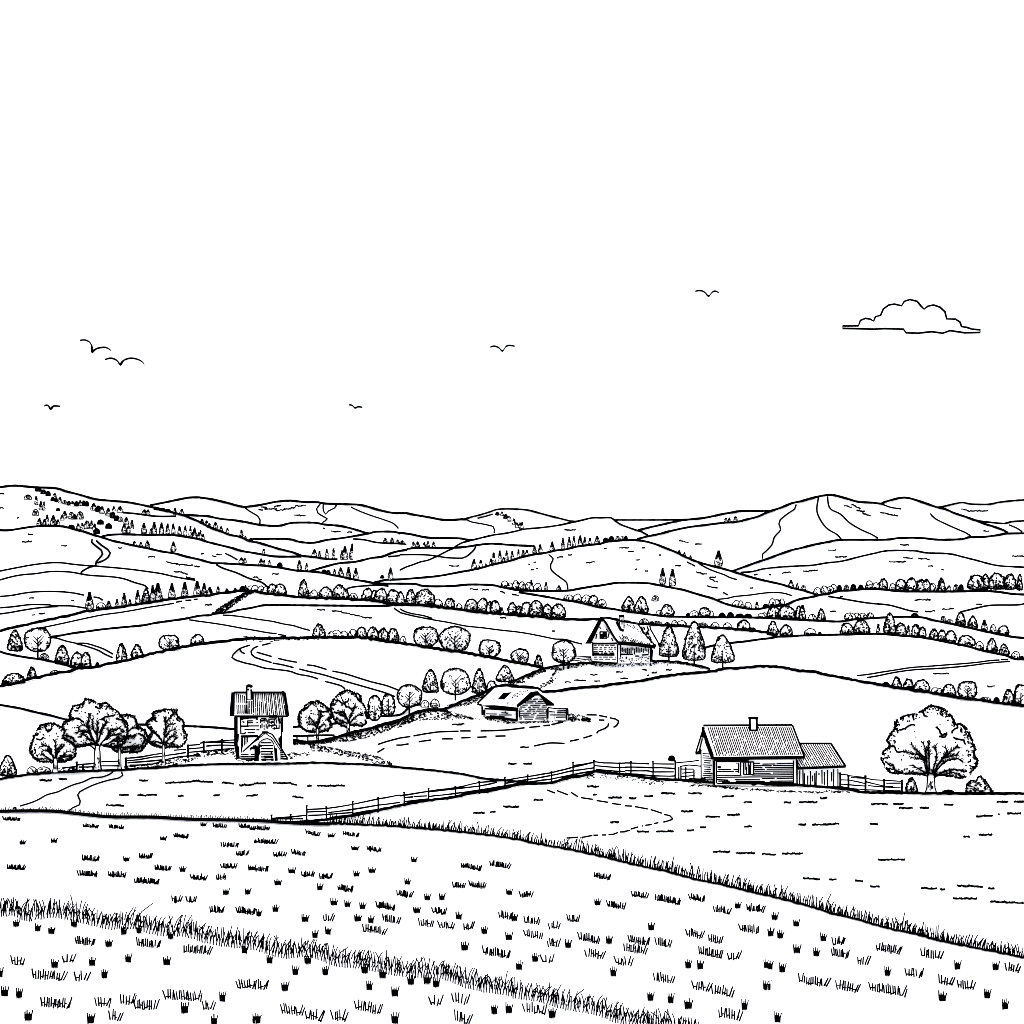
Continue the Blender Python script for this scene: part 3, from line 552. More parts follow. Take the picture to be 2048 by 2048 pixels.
big_tree('barn_hill', 'C2', '1040,228 1110,215 1160,215 1220,265 1270,310 1250,390 1272,440 1210,488 1110,500 1010,480 968,430 955,375 970,310 1010,270', (1135, 600), 22, 500,
         '1135,500 1110,420 1060,360|1135,500 1140,400 1170,350|1135,480 1180,440 1200,430|1130,460 1090,430 1040,430|1150,420 1165,330 1160,300', 'round tree just right of the mill house, left of a taller one', inner=80, gap=.2, extra='1140,300 1190,310 1250,295|1000,300 1060,250|1150,380 1170,350')
big_tree('barn_hill', 'C2', '1310,170 1370,120 1430,105 1500,130 1550,160 1560,220 1600,290 1605,400 1560,440 1480,430 1400,445 1330,410 1280,350 1265,290 1275,225', (1432, 525), 26, 450,
         '1435,450 1420,380 1350,320|1435,440 1450,360 1500,260|1440,430 1500,360 1560,330|1420,420 1380,400 1330,380|1425,380 1390,310 1380,300|1470,300 1440,260', 'taller round tree behind the track, second tree right of the mill house', inner=70, gap=.2, extra='1340,200 1390,230 1430,200|1390,210 1410,260|1300,310 1350,320 1370,340|1500,140 1530,200 1550,170')

# dark bush right of the big tree
def hatched_bush(key, tile, outline, base, label, dens):  # bush darkened by dense hatch strokes
    sc = TILES[tile][2]; bu, bv = S(tile, *base); D = L[key].D(bv); px = D / F; C = U(bu, bv, D)
    o = [((x - base[0]) / sc, (base[1] - y) / sc) for x, y in ((float(a.split(',')[0]), float(a.split(',')[1])) for a in outline.split())]
    o = resample(o + [o[0]], 3)[:-1]
    mb = MB(); surf, W = crown(mb, o, C, px, 2.8, 1.4, dens, 'hatch', double=True, step=5); mb.build('dark_bush', None, C, label=label, category='bush')
hatched_bush('farm_field', 'C5', '1370,1085 1385,1010 1420,975 1470,980 1490,945 1515,930 1540,960 1565,980 1590,1030 1608,1085', (1490, 1088), 'densely hatched pointed bush on the horizon line right of the largest tree', 110)

# ---------------------------------------------------------------- hatched panels and buildings
class Panel:
    """flat quad a (top left) b (top right) c (bottom right) d (bottom left), 3D points"""
    def __init__(s, a, b, c, d): s.q = (a, b, c, d)
    def p(s, x, y):
        a, b, c, d = s.q; return lerp(lerp(a, b, x), lerp(d, c, x), y)
def off(p, k=.03):
    """a little towards the viewer's side of a wall"""
    return (p[0], p[1] - k, p[2])
def pt(tile, x, y, D): u, v = S(tile, x, y); return U(u, v, D)
def quad(mb, tile, pts, Ds, th=.12):
    q = [pt(tile, x, y, d) for (x, y), d in zip(pts, Ds)]; mb.slab(q, th); return q
def stroke(mb, pts, wpx, D): mb.tube([off(p) for p in pts], wpx / 2 * D / F)
def hatch(mb, P_, n, D, wpx=1.9, vertical=True, miss=.12, jit=.15, y0=.02, y1=.98, x0=0.01, x1=.99):
    for i in range(n):
        t = x0 + (x1 - x0) * (i + .5 + R.uniform(-jit, jit)) / n
        a = y0
        while a < y1:
            b = min(y1, a + R.uniform(.25, .9))
            if vertical: stroke(mb, [P_.p(t, a), P_.p(t + R.uniform(-.003, .003), b)], wpx, D)
            else: stroke(mb, [P_.p(a, t), P_.p(b, t)], wpx, D)
            a = b + (R.uniform(.02, .06) if R.random() < .8 else R.uniform(.06, .06 + miss))
def outline(mb, q, wpx, D, closed=True):
    n = len(q)
    for i in range(n if closed else n - 1):
        stroke(mb, [q[i], q[(i + 1) % n]], wpx, D)

# --- farmhouse
D0 = 98.0; T = 'C4'
base = pt(T, 1100, 910, D0)
house = empty('farmhouse', base, 'long plank farmhouse with steep hatched roof and chimney, right of centre', 'house')
# walls
wl = MB()
q = quad(wl, T, [(768, 680), (1472, 676), (1476, 918), (768, 908)], [D0] * 4, 5.5)
Pw = Panel(*q); outline(wl, q, 2.6, D0)
for x, y0, y1 in ((785, 690, 885), (1446, 690, 905), (1478, 690, 915), (757, 690, 900)): stroke(wl, [pt(T, x, y0, D0), pt(T, x, y1, D0)], 2.4, D0)
for row in ('800,768 910,768|930,768 975,768', '1110,750 1180,752|1200,750 1350,750 1445,750', '790,785 935,785|945,785 975,785|1110,768 1200,766|1215,766 1445,764', '790,818 1000,818|1090,816 1445,812', '790,836 1075,832 1445,829',
            '790,853 885,858|940,853 1160,852|1175,846 1285,843|1300,845 1445,843', '830,883 1000,885 1445,883', '790,888 1225,893|1310,900 1445,896', '1110,715 1160,716|1180,722 1290,720|1300,718 1445,715', '1110,735 1260,735|1270,733 1440,734', '1115,783 1445,781', '1110,800 1250,800|1270,798 1445,797', '800,868 900,868', '790,700 1000,700', '800,745 822,745', '950,868 1200,869|1240,868 1440,866'):
    for l_ in PN(T + ' ' + row): stroke(wl, [U(a, b, D0) for a, b in l_], 2.3, D0)
stroke(wl, [pt(T, 835, 884, D0), pt(T, 1445, 884, D0)], 4.2, D0)
stroke(wl, [pt(T, 795, 747, D0), pt(T, 822, 747, D0)], 4, D0)
for x, y0, y1 in ((975, 712, 800), (992, 700, 818), (960, 715, 722)): stroke(wl, [pt(T, x, y0, D0), pt(T, x, y1, D0)], 2.4, D0)
wl.build('wall', house, base)
# shuttered window
wn = MB()
quad(wn, T, [(1000, 700), (1108, 700), (1108, 815), (1000, 815)], [D0 - .07] * 4, .1)
for x, y0, y1, ww in ((1018, 705, 812, 3), (1036, 705, 770, 2.2), (1042, 745, 812, 2.6), (1058, 705, 740, 2.2), (1064, 730, 815, 3.4), (1078, 705, 810, 2.4), (1104, 712, 812, 2.8)):
    stroke(wn, [pt(T, x, y0, D0 - .09), pt(T, x, y1, D0 - .09)], ww, D0)
stroke(wn, [pt(T, 1000, 704, D0 - .09), pt(T, 1108, 704, D0 - .09)], 2.6, D0); stroke(wn, [pt(T, 1018, 812, D0 - .09), pt(T, 1104, 812, D0 - .09)], 2.2, D0)
wn.build('window', house, base)
# gable end, seen at a slant
ge = MB(); D2 = 100.6
q = [pt(T, 655, 640, D2), pt(T, 672, 500, D2 - .6), pt(T, 748, 670, D0 + .25), pt(T, 766, 905, D0 + .15), pt(T, 657, 882, D2)]
ge.face(q, 0); ge.face([(a + .02, b + .15, c) for a, b, c in q][::-1], 0)
stroke(ge, [pt(T, 655, 600, D2), pt(T, 655, 905, D2)], 3.4, D2)
for y in (630, 650, 668, 690, 708, 728, 745, 765, 783, 800, 818, 836, 853):
    x0 = 662 + R.uniform(0, 20); x1 = 752 - R.uniform(0, 25)
    if y < 660: x1 = 720
    stroke(ge, [pt(T, x0, y, 99.3), pt(T, x1, y + 4, 98.2)], 2.1, D0)
stroke(ge, [pt(T, 665, 875, 99), pt(T, 755, 880, 98)], 4.5, D0)
for y in (862, 850): stroke(ge, [pt(T, 660, y - 10, 99), pt(T, 690, y, 99)], 3.5, D0)
ge.build('gable', house, base)
# roof: front slope, back slope, verges
rf = MB(); DR = 100.8
a, b, c, d = pt(T, 672, 392, DR), pt(T, 1437, 388, DR), pt(T, 1540, 662, D0 - .6), pt(T, 762, 672, D0 - .6)
rf.face([a, b, c, d], 0)
bl = pt(T, 607, 638, 103.4); br_ = (bl[0] + (c[0] - d[0]), bl[1], bl[2])
rf.face([a, bl, br_, b], 0)
Pr = Panel(a, b, c, d); hatch(rf, Pr, 42, D0, 2.3, y0=.05, y1=.93, miss=.03, x0=.035, x1=.985, jit=.1)
outline(rf, [a, b], 5.2, D0, False); outline(rf, [b, c], 4.0, D0, False); outline(rf, [c, d], 5.6, D0, False)
stroke(rf, [pt(T, 762, 684, D0 - .7), pt(T, 1060, 686, D0 - .7)], 5, D0); stroke(rf, [pt(T, 1060, 676, D0 - .7), pt(T, 1540, 666, D0 - .7)], 4, D0)
# heavy front verge and the lighter rear verge
rf.slab([pt(T, 668, 420, DR - .5), pt(T, 682, 420, DR - .5), pt(T, 762, 640, D0 - .62), pt(T, 762, 685, D0 - .62), pt(T, 742, 682, D0 - .62), pt(T, 688, 540, 99.4)], .1, 1)
rf.slab([pt(T, 660, 400, DR - .3), pt(T, 690, 410, DR - .3), pt(T, 690, 500, DR - .6), pt(T, 660, 495, DR - .6)], .1, 1)
outline(rf, [pt(T, 664, 440, DR), pt(T, 607, 625, DR + .6)], 3.2, D0, False); outline(rf, [pt(T, 664, 500, DR), pt(T, 634, 620, DR + .4)], 2.8, D0, False)
rf.slab([pt(T, 654, 590, DR + .1), pt(T, 654, 640, DR + .1), pt(T, 605, 642, DR + .3), pt(T, 605, 620, DR + .3), pt(T, 630, 612, DR + .2)], .1, 1)
rf.build('roof', house, base)
ch = MB(); k = DR - .5
for s in (0,):
    q = quad(ch, T, [(1070, 330), (1132, 330), (1134, 432), (1075, 440)], [k] * 4, .8)
for e in ([(1071, 325), (1073, 432)], [(1131, 330), (1132, 425)]): stroke(ch, [pt(T, x, y, k - .02) for x, y in e], 4.2, D0)
stroke(ch, [pt(T, 1075, 434, k - .02), pt(T, 1136, 434, k - .02)], 4.5, D0)
stroke(ch, [pt(T, 1058, 325, k - .02), pt(T, 1141, 325, k - .02)], 4.4, D0)
ch.build('chimney', house, base)
# annex
an = MB(); q = quad(an, T, [(1482, 752), (1830, 752), (1830, 918), (1480, 920)], [D0 + .6] * 4, 4)
for x, y0, y1 in ((1500, 775, 915), (1527, 770, 918), (1540, 800, 905), (1568, 820, 900), (1592, 780, 915), (1610, 820, 870), (1628, 800, 905), (1642, 780, 915), (1665, 800, 815), (1690, 770, 890), (1712, 790, 900), (1738, 770, 918), (1773, 790, 870), (1791, 765, 918), (1828, 765, 920)):
    stroke(an, [pt(T, x, y0, D0 + .6), pt(T, x + R.uniform(-2, 2), y1, D0 + .6)], 2.4, D0)
stroke(an, [pt(T, 1482, 915, D0 + .6), pt(T, 1700, 918, D0 + .6)], 3, D0)
stroke(an, [pt(T, 1740, 915, D0 + .6), pt(T, 1850, 918, D0 + .6)], 3, D0)
an.build('annex_wall', house, base)
ar = MB(); a, b, c, d = pt(T, 1362, 545, D0 + 2.2), pt(T, 1767, 545, D0 + 1.8), pt(T, 1893, 742, D0 - .1), pt(T, 1482, 758, D0 - .1)
ar.face([a, b, c, d], 0); ar.face([a, (a[0], a[1] + 2.5, d[2]), (c[0], b[1] + 2.5, d[2]), b], 0)
Pa = Panel(a, b, c, d); hatch(ar, Pa, 20, D0, 2.0, y0=.04, y1=.95, miss=.02, x0=.01, x1=.97, jit=.15)
outline(ar, [a, b], 4.2, D0, False); outline(ar, [b, c], 4.6, D0, False); outline(ar, [c, d], 5.0, D0, False)
stroke(ar, [pt(T, 1482, 690, D0 - .3), pt(T, 1482, 755, D0 - .2)], 2.6, D0)
ar.build('annex_roof', house, base)

# --- mill house (tower like)
T = 'C2'; D0 = 103.0; base = pt(T, 600, 790, D0)
mill = empty('mill_house', base, 'tall narrow two-storey house with hatched roof and arched slatted door', 'house')
wl = MB(); q = quad(wl, T, [(340, 330), (800, 330), (800, 770), (370, 770)], [D0] * 4, 4.6)
def sk(mb, txt, wd, D, tile=None):
    for l_ in PN((tile or T) + ' ' + txt): stroke(mb, [U(a, b, D) for a, b in l_], wd, D0)
sk(wl, '348,355 348,620 370,760', 7, D0); sk(wl, '338,352 340,620', 3, D0)
sk(wl, '372,520 365,600|372,640 375,700|392,365 395,520|403,560 403,700|800,360 800,500|785,365 788,560 790,690|768,370 772,420|758,350 760,400', 2.6, D0)
sk(wl, '395,367 560,367|590,372 640,372|395,444 570,442|395,448 470,449|430,478 535,478|545,480 575,480|430,508 445,508|460,508 530,508|400,545 580,545|400,380 420,380|460,395 510,393|460,412 515,412|545,410 560,410|400,518 440,518|540,380 560,380|580,395 640,385', 2.4, D0)
sk(wl, '395,545 560,540', 4.6, D0); sk(wl, '460,390 460,440|410,400 430,410|440,375 430,370', 2.6, D0)
for x in (585, 600, 620, 640, 655, 668, 690, 705, 720, 740, 765):
    y = 365 + R.uniform(0, 30)
    while y < 470:
        e = y + R.uniform(12, 45); sk(wl, '%f,%f %f,%f' % (x, y, x, min(e, 480)), 2.2, D0); y = e + R.uniform(6, 18)
sk(wl, '660,380 740,375|665,410 720,405|660,440 740,435|700,470 760,465|690,350 745,352', 2.6, D0)
for x in (412, 430, 445, 460): sk(wl, '%d,550 %d,%d' % (x, x, 650 - (x - 412)), 2.0, D0)
sk(wl, '770,555 770,600|782,540 782,660', 4.5, D0)
sk(wl, '395,718 470,718|490,718 535,718|390,738 540,740|400,770 535,770|385,755 540,757|480,660 540,665', 2.3, D0); sk(wl, '490,655 530,655|510,640 545,640', 4, D0)
sk(wl, '745,755 850,762', 4, D0); sk(wl, '750,690 750,750|770,700 820,702|765,718 835,722|760,735 845,740|800,690 845,750|825,720 848,765', 2.2, D0)
wl.build('wall', mill, base)
rf = MB(); a, b, c, d = pt(T, 302, 120, D0 + 1.5), pt(T, 818, 120, D0 + 1.5), pt(T, 856, 350, D0 - .5), pt(T, 284, 350, D0 - .5)
rf.face([a, b, c, d], 0); rf.face([a, (d[0], d[1] + 6.2, d[2]), (c[0], c[1] + 6.2, c[2]), b], 0)
Pr = Panel(a, b, c, d)
for i, x in enumerate((355, 372, 392, 412, 430, 450)): sk(rf, '%d,%d %d,%d|%d,%d %d,%d' % (x, 130 + i * 5, x + 3, 220, x + 2, 240, x + 5, 325), 2.0, D0 - .3)
hatch(rf, Pr, 17, D0 - .3, 2.1, x0=.40, x1=.97, y0=.03, y1=.94, miss=.03, jit=.12)
hatch(rf, Pr, 5, D0 - .3, 2.1, x0=.27, x1=.42, y0=.35, y1=.9, miss=.03)
rf.slab([pt(T, 302, 118, D0 + 1.2), pt(T, 335, 118, D0 + 1.2), pt(T, 330, 352, D0 - .6), pt(T, 284, 352, D0 - .6), pt(T, 286, 290, D0 - .2)], .1, 1)
sk(rf, '330,120 818,120', 4.4, D0 + 1.2); sk(rf, '790,120 815,122', 6, D0 + 1.2); sk(rf, '815,120 838,260 850,350', 5.4, D0 - .6); sk(rf, '335,350 850,350', 4.0, D0 - .8); sk(rf, '665,352 745,352|390,365 470,362', 5.6, D0 - .85)
rf.build('roof', mill, base)
ch = MB(); quad(ch, T, [(447, 75), (498, 75), (500, 190), (445, 190)], [D0 + 1.0] * 4, .8)
sk(ch, '450,60 450,188|466,85 466,100|495,90 498,190', 3.4, D0 + .95); sk(ch, '450,60 470,54 490,56 505,70', 6, D0 + .95); sk(ch, '444,188 515,188', 3, D0 + .95); sk(ch, '505,120 508,185', 4, D0 + .95)
ch.build('chimney', mill, base)
pc = MB(); DP = D0 - 1.6
pc.slab([pt(T, 545, 640, DP), pt(T, 575, 585, DP), pt(T, 650, 550, DP), pt(T, 715, 590, DP), pt(T, 735, 650, DP), pt(T, 745, 790, DP), pt(T, 550, 790, DP)], 1.5)
sk(pc, '418,690 622,498 | 632,498 700,525 790,665 | 790,665 845,755', 3.0, DP - .05); sk(pc, '440,665 625,520 | 640,520 700,560 785,690', 2.0, DP - .05)
sk(pc, '600,506 655,506', 5, DP - .05); sk(pc, '560,640 575,600 610,575 650,565 690,580 715,620 725,690', 2.2, DP - .08)
sk(pc, '543,640 545,780', 6.5, DP - .08); sk(pc, '730,660 738,780', 5.5, DP - .08); sk(pc, '455,660 520,600 570,570|480,680 540,630', 2.2, DP - .05)
pc.build('porch', mill, base)
dr = MB(); DD = DP - .12
quad(dr, T, [(565, 620), (720, 620), (728, 790), (562, 790)], [DD] * 4, .08)
for y in (605, 632, 662, 690, 715, 742, 770): sk(dr, '%d,%d %d,%d' % (590, y, 706 if y > 610 else 690, y), 2.6, DD - .02)
sk(dr, '575,620 575,720|690,690 690,715|590,690 590,700|565,640 563,785', 2.4, DD - .02); sk(dr, '620,742 706,742|600,770 640,770|690,770 712,770', 4.4, DD - .02); sk(dr, '575,632 600,636', 4, DD - .02)
dr.build('door', mill, base)

# --- barn
T = 'C3'; D0 = L['barn_hill'].D(1445) - .5; base = pt(T, 1100, 350, D0)
barn = empty('barn', base, 'low broad barn with wide open-eaved roof and dark skylight, above the fields', 'barn')
wl = MB(); q = [pt(T, 1002, 235, D0), pt(T, 1165, 120, D0), pt(T, 1300, 225, D0 + .8), pt(T, 1330, 350, D0 + .9), pt(T, 1002, 355, D0)]
wl.slab(q, 5.0)
for i, y in enumerate(range(165, 345, 17)):
    hw = 150 if y > 235 else (y - 110) * 1.15; x = 1165 - hw + 8; x1 = min(1165 + hw * .9, 1260)
    while x < x1:
        e = min(x1, x + R.uniform(20, 110)); sk(wl, '%f,%f %f,%f' % (x, y + R.uniform(-2, 2), e, y + R.uniform(-2, 2)), 2.2, D0); x = e + R.uniform(8, 20)
sk(wl, '1003,240 1003,350', 4.4, D0 - .1); sk(wl, '1025,260 1027,320|1260,250 1262,340', 2.4, D0 - .1)
wl.build('gable_wall', barn, base)
sw = MB(); q = [pt(T, 705, 215, D0 + 2.5), pt(T, 1003, 235, D0 + .1), pt(T, 1003, 350, D0 + .1), pt(T, 705, 305, D0 + 2.5)]
sw.slab(q, .3); sk(sw, '705,225 707,300|725,255 722,300', 4, D0 + 2); sk(sw, '725,245 1000,262', 3.2, D0 + .0); sk(sw, '740,290 830,292|850,300 960,300|870,280 930,285|770,305 900,315|900,270 920,290', 2.2, D0 + .5)
sk(sw, '740,320 880,330 1000,345', 5, D0 - .2)
sw.build('side_wall', barn, base)
rf = MB(); a, b, c, d = pt(T, 815, 58, D0 + 4), pt(T, 1165, 85, D0 - .3), pt(T, 1002, 235, D0 - .4), pt(T, 662, 205, D0 + 3.0)
rf.face([a, b, c, d], 0); e = pt(T, 1325, 213, D0 + .2)
rf.face([a, (e[0] - (b[0] - a[0]), e[1] + 4, e[2]), e, b], 0)
sk(rf, '815,58 920,45 960,55 1180,70', 4.2, D0 - .5); sk(rf, '812,58 665,200', 3.6, D0 - .5); sk(rf, '662,205 705,218', 4.0, D0 - .5)
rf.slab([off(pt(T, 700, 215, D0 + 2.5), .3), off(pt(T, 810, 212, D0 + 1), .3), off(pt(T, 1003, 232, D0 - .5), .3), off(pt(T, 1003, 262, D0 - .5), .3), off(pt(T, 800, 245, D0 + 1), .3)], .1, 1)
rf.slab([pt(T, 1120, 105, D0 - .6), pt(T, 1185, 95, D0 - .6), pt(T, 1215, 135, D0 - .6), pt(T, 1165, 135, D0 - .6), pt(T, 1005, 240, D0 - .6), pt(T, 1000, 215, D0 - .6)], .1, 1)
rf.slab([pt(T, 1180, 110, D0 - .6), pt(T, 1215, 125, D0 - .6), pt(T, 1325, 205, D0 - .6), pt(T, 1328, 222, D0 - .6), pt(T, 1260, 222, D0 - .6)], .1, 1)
for s in ('1040,90 950,165', '1070,90 1000,150', '1100,85 1040,130', '1000,110 960,150', '820,150 795,180', '930,190 920,210', '1010,130 985,160', '960,210 990,200'):
    p1, p2 = PN(T + ' ' + s)[0]
    for k in range(4): 
        f0 = k / 4 + R.uniform(0, .06); q1, q2 = lerp(p1, p2, f0), lerp(p1, p2, f0 + .14); stroke(rf, [U(q1[0], q1[1], D0 - .8), U(q2[0], q2[1], D0 - .8)], 2.0, D0)
rf.build('roof', barn, base)
sg = MB(); sg.slab([pt(T, 885, 112, D0 + .6), pt(T, 962, 104, D0 - .2), pt(T, 895, 168, D0 - .4), pt(T, 835, 168, D0)], .1, 1); sg.build('skylight', barn, base)
ln = MB(); quad(ln, T, [(1330, 245), (1445, 245), (1440, 345), (1330, 345)], [D0 + .5] * 4, 3)
sk(ln, '1330,245 1445,245|1350,265 1440,262|1345,280 1430,280|1270,235 1330,245|1280,270 1330,275|1290,300 1420,300|1340,320 1430,318', 2.3, D0 + .4); sk(ln, '1430,250 1430,345|1270,240 1268,330|1440,250 1442,300', 3.4, D0 + .4)
ln.build('lean_to', barn, base)
# --- cottage
T = 'B4'; D0 = 166.0; base = pt(T, 150, 800, D0)
cot = empty('cottage', base, 'small cottage with steep slanting roof on the hill, third building uphill from the farmhouse', 'house')
gw = MB(); q = [pt(T, -70, 610, D0), pt(T, 20, 420, D0), pt(T, 160, 600, D0), pt(T, 170, 795, D0), pt(T, -70, 780, D0)]
gw.slab(q, 5.5)
sk(gw, '-72,600 -68,735', 3.2, D0 - .05); sk(gw, '-70,613 165,612', 3.4, D0 - .05); sk(gw, '-60,720 140,722', 4.2, D0 - .05); sk(gw, '168,615 170,800|198,620 198,750', 2.4, D0 - .05)
for y in (630, 650, 668, 690, 705, 745, 765):
    x = -60
    while x < 150:
        e = x + R.uniform(15, 50); sk(gw, '%f,%d %f,%d' % (x, y, min(e, 155), y), 2.0, D0 - .05); x = e + R.uniform(6, 22)
sk(gw, '90,500 75,560|110,560 125,590|-40,570 -30,520|60,470 80,500|-10,450 10,470', 2.4, D0 - .05)
gw.build('gable_wall', cot, base)
wi = MB(); quad(wi, T, [(-5, 495), (65, 495), (65, 568), (-5, 568)], [D0 - .08] * 4, .1); sk(wi, '0,500 0,565 62,565 62,500 0,500', 2.8, D0 - .1); sk(wi, '45,500 45,555|20,520 22,565', 6, D0 - .1); sk(wi, '30,500 30,540', 2.4, D0 - .1)
wi.build('window', cot, base)
fw = MB(); quad(fw, T, [(170, 600), (500, 640), (500, 800), (170, 805)], [D0 + .1, D0 + 1, D0 + 1, D0 + .1], .3)
for x in range(215, 490, 17): 
    y = 645 + R.uniform(0, 20); sk(fw, '%d,%f %d,%f' % (x, y, x, y + R.uniform(25, 60)), 2.4, D0)
sk(fw, '200,718 320,718|340,735 380,735|405,725 470,720', 3, D0); sk(fw, '492,660 490,790|505,670 497,780', 3.8, D0)
for k in range(60):
    x, y = R.uniform(180, 480), R.uniform(740, 795); sk(fw, '%f,%f %f,%f' % (x, y, x + R.uniform(5, 14), y + R.uniform(-4, 4)), 2, D0)
fw.build('front_wall', cot, base)
rf = MB(); a, b, c, d = pt(T, 22, 366, D0 - .4), pt(T, 480, 430, D0 + 3.5), pt(T, 575, 655, D0 + .2), pt(T, 172, 608, D0 - .6)
rf.face([a, b, c, d], 0); gl = pt('B3', 1800, 612, D0 - .2)
rf.face([a, gl, (gl[0] + b[0] - a[0], gl[1] + 3.9, gl[2]), b], 0)
sk(rf, '0,364 80,368 190,395 280,410 370,425 480,432', 3.6, D0 - .8); sk(rf, '22,370 60,420 100,490 140,560 180,608', 4.2, D0 - .8); sk(rf, '170,608 350,622 535,648', 6.8, D0 - .8)
rf.slab([off(pt('B3', 1915, 385, D0 - .5), .2), off(pt('B3', 1960, 375, D0 - .5), .2), off(pt('B3', 1900, 500, D0 - .4), .2), off(pt('B3', 1845, 615, D0 - .3), .2), off(pt('B3', 1788, 615, D0 - .3), .2)], .1, 1)
rf.slab([off(pt(T, -30, 368, D0 - .5), .3), off(pt(T, 40, 368, D0 - .5), .3), off(pt(T, 30, 400, D0 - .5), .3), off(pt(T, -20, 400, D0 - .5), .3)], .1, 1)
Pr = Panel(a, b, c, d)
for i in range(20):
    t = .1 + .86 * i / 20; y = R.uniform(.08, .3)
    while y < .9:
        e = y + R.uniform(.06, .22)
        if R.random() < (.5 if t < .5 else .8): stroke(rf, [off(Pr.p(t, y), .3), off(Pr.p(t, min(e, .95)), .3)], 2.0 if t < .8 else 3, D0)
        y = e + R.uniform(.03, .12)
sk(rf, '370,430 440,530 540,640|480,440 490,480 560,600 575,650', 3.0, D0 - .8); sk(rf, '160,400 200,480 230,490', 5.5, D0 - .9)
rf.build('roof', cot, base)
ch = MB(); quad(ch, T, [(185, 350), (230, 350), (230, 470), (190, 470)], [D0 + .2] * 4, .8); sk(ch, '185,350 190,465|212,375 212,430|232,350 232,470', 2.0, D0); sk(ch, '180,347 235,347', 4.4, D0)
ch.build('chimney', cot, base)

# ---------------------------------------------------------------- fences and gate
def fence(label, key, posts, rails, dD=0.0, wp=4.0, wr=3.3, scale=1):
    """posts 'TILE x,ytop,ybase ...'; rails: polylines"""
    l = L[key]; ps = []; t = None
    for k in posts.split():
        if ',' not in k: t = k; continue
        x, a, b = (float(q) for q in k.split(',')); u, v0 = S(t, x, a); _, v1 = S(t, x, b); ps.append((u, v0, v1))
    ps.sort(); Ds = [l.D(p[2] + 1) - .25 + dD for p in ps]
    def DD(u):
        if u <= ps[0][0]: return Ds[0]
        for i in range(len(ps) - 1):
            if u <= ps[i + 1][0]:
                t = (u - ps[i][0]) / (ps[i + 1][0] - ps[i][0]); return Ds[i] + (Ds[i + 1] - Ds[i]) * t
        return Ds[-1]
    C = U(ps[0][0], ps[0][2], Ds[0]); e = empty('rail_fence', C, label, 'fence')
    for (u, v0, v1), D in zip(ps, Ds):
        m = MB(); r = wp / 2 * D / F
        m.tube([U(u, v1 + 2, D), U(u + .4, (v0 + v1) / 2, D), U(u, v0, D)], r); m.tube([U(u - 2.2, v0 + .3, D), U(u + 2.4, v0, D)], r * .95)
        m.build('post', e, C)
    for pl in PN(rails):
        m = MB(); q = resample(pl, 14)
        m.tube([U(u, v + R.uniform(-.35, .35), DD(u) + .06) for u, v in q], [wr / 2 * DD(u) / F * R.uniform(.85, 1.15) for u, v in q]); m.build('rail', e, C)
fence('long split-rail fence climbing from the meadow edge towards the farmhouse', 'farm_field',
      'C2 690,1305,1350 875,1300,1355 1030,1215,1350 1220,1225,1350 1475,1172,1315 1720,1135,1270 C3 35,965,1075 245,932,1035 475,915,1000 680,872,970 900,835,918 1095,815,893 1300,788,878 1485,706,838 1665,690,785 1885,712,800 C4 50,700,812 240,700,848 430,695,860',
      'C2 690,1338 875,1322 1030,1305 | 700,1342 1000,1340 | 1035,1252 1220,1240 1400,1215 1475,1200 1600,1175 1720,1150 1932,1112 | C2 1040,1275 1220,1268 | 1240,1280 1400,1262 1475,1250 1600,1230 1720,1210 1932,1182 | 1045,1308 1220,1300 1400,1285 1475,1280 | 1480,1290 1600,1268 1720,1250 1932,1215 | C2 1250,1330 1480,1300 | C3 0,995 35,990 245,955 475,925 680,880 900,862 | C3 40,1010 110,1005 | 120,1000 230,995 | C3 245,960 390,945 475,935 680,910 830,880 | 250,1000 430,980 680,945 900,910 | 40,1045 245,1020 | C3 900,862 1095,828 1300,795 1485,750 1665,705 | 910,885 1095,855 1300,820 1485,780 1665,755 | 905,905 1095,878 1300,850 1485,812 1665,780 | 1100,830 1240,805 | 1490,735 1665,708 | C3 1665,702 1750,712 1932,715 | 1670,735 1760,745 1932,752 | 1680,765 1800,780 1932,785 | C4 0,712 205,718 | 245,720 420,720 | 0,748 240,752 430,760 | 0,778 190,780 240,790 | 250,790 420,790 | 0,800 240,822 430,825', wp=3.2)
fence('low rail fence rising from the left tree group to the mill house', 'mill_meadow',
      'C1 740,795,880 800,815,880 1215,755,865 1815,630,745 C2 35,595,700 210,575,695',
      'C1 600,850 740,835 | 740,820 920,805 | 760,840 920,838 | 980,790 1150,785 | 980,830 1150,828 | 1215,757 1380,740 1480,720 1580,708 | 1215,780 1350,768 1480,745 1600,738 | 1230,800 1480,780 1600,770 | 1600,730 1700,715 1800,700 | 1250,825 1480,810 1620,765 | 1620,765 1720,745 1932,720 | 1680,680 1800,668 | 1810,632 1932,622 | 1820,665 1932,655 | 1820,700 1932,690 | 1815,735 1932,730 | C2 0,612 35,602 210,588 340,578 | 60,638 200,630 330,630 | 0,655 35,650 | 60,600 330,605 | 0,690 330,660', wp=4)
fence('short stretch of rail fence between farmhouse annex and largest tree', 'farm_field',
      'C5 155,900,1045 235,925,1060 400,928,1070 580,962,1078 752,970,1082',
      'C5 155,910 235,918 | 235,925 400,940 | 400,945 470,962 580,970 752,980 | 600,997 740,997 | 150,965 240,965 400,1000 | 410,985 470,1000 580,1025 | 590,1030 670,1030 | 150,1005 400,1025 | 420,1020 580,1035 740,1040 | 160,1030 400,1060 740,1070 | 260,940 400,952', wr=2.7)
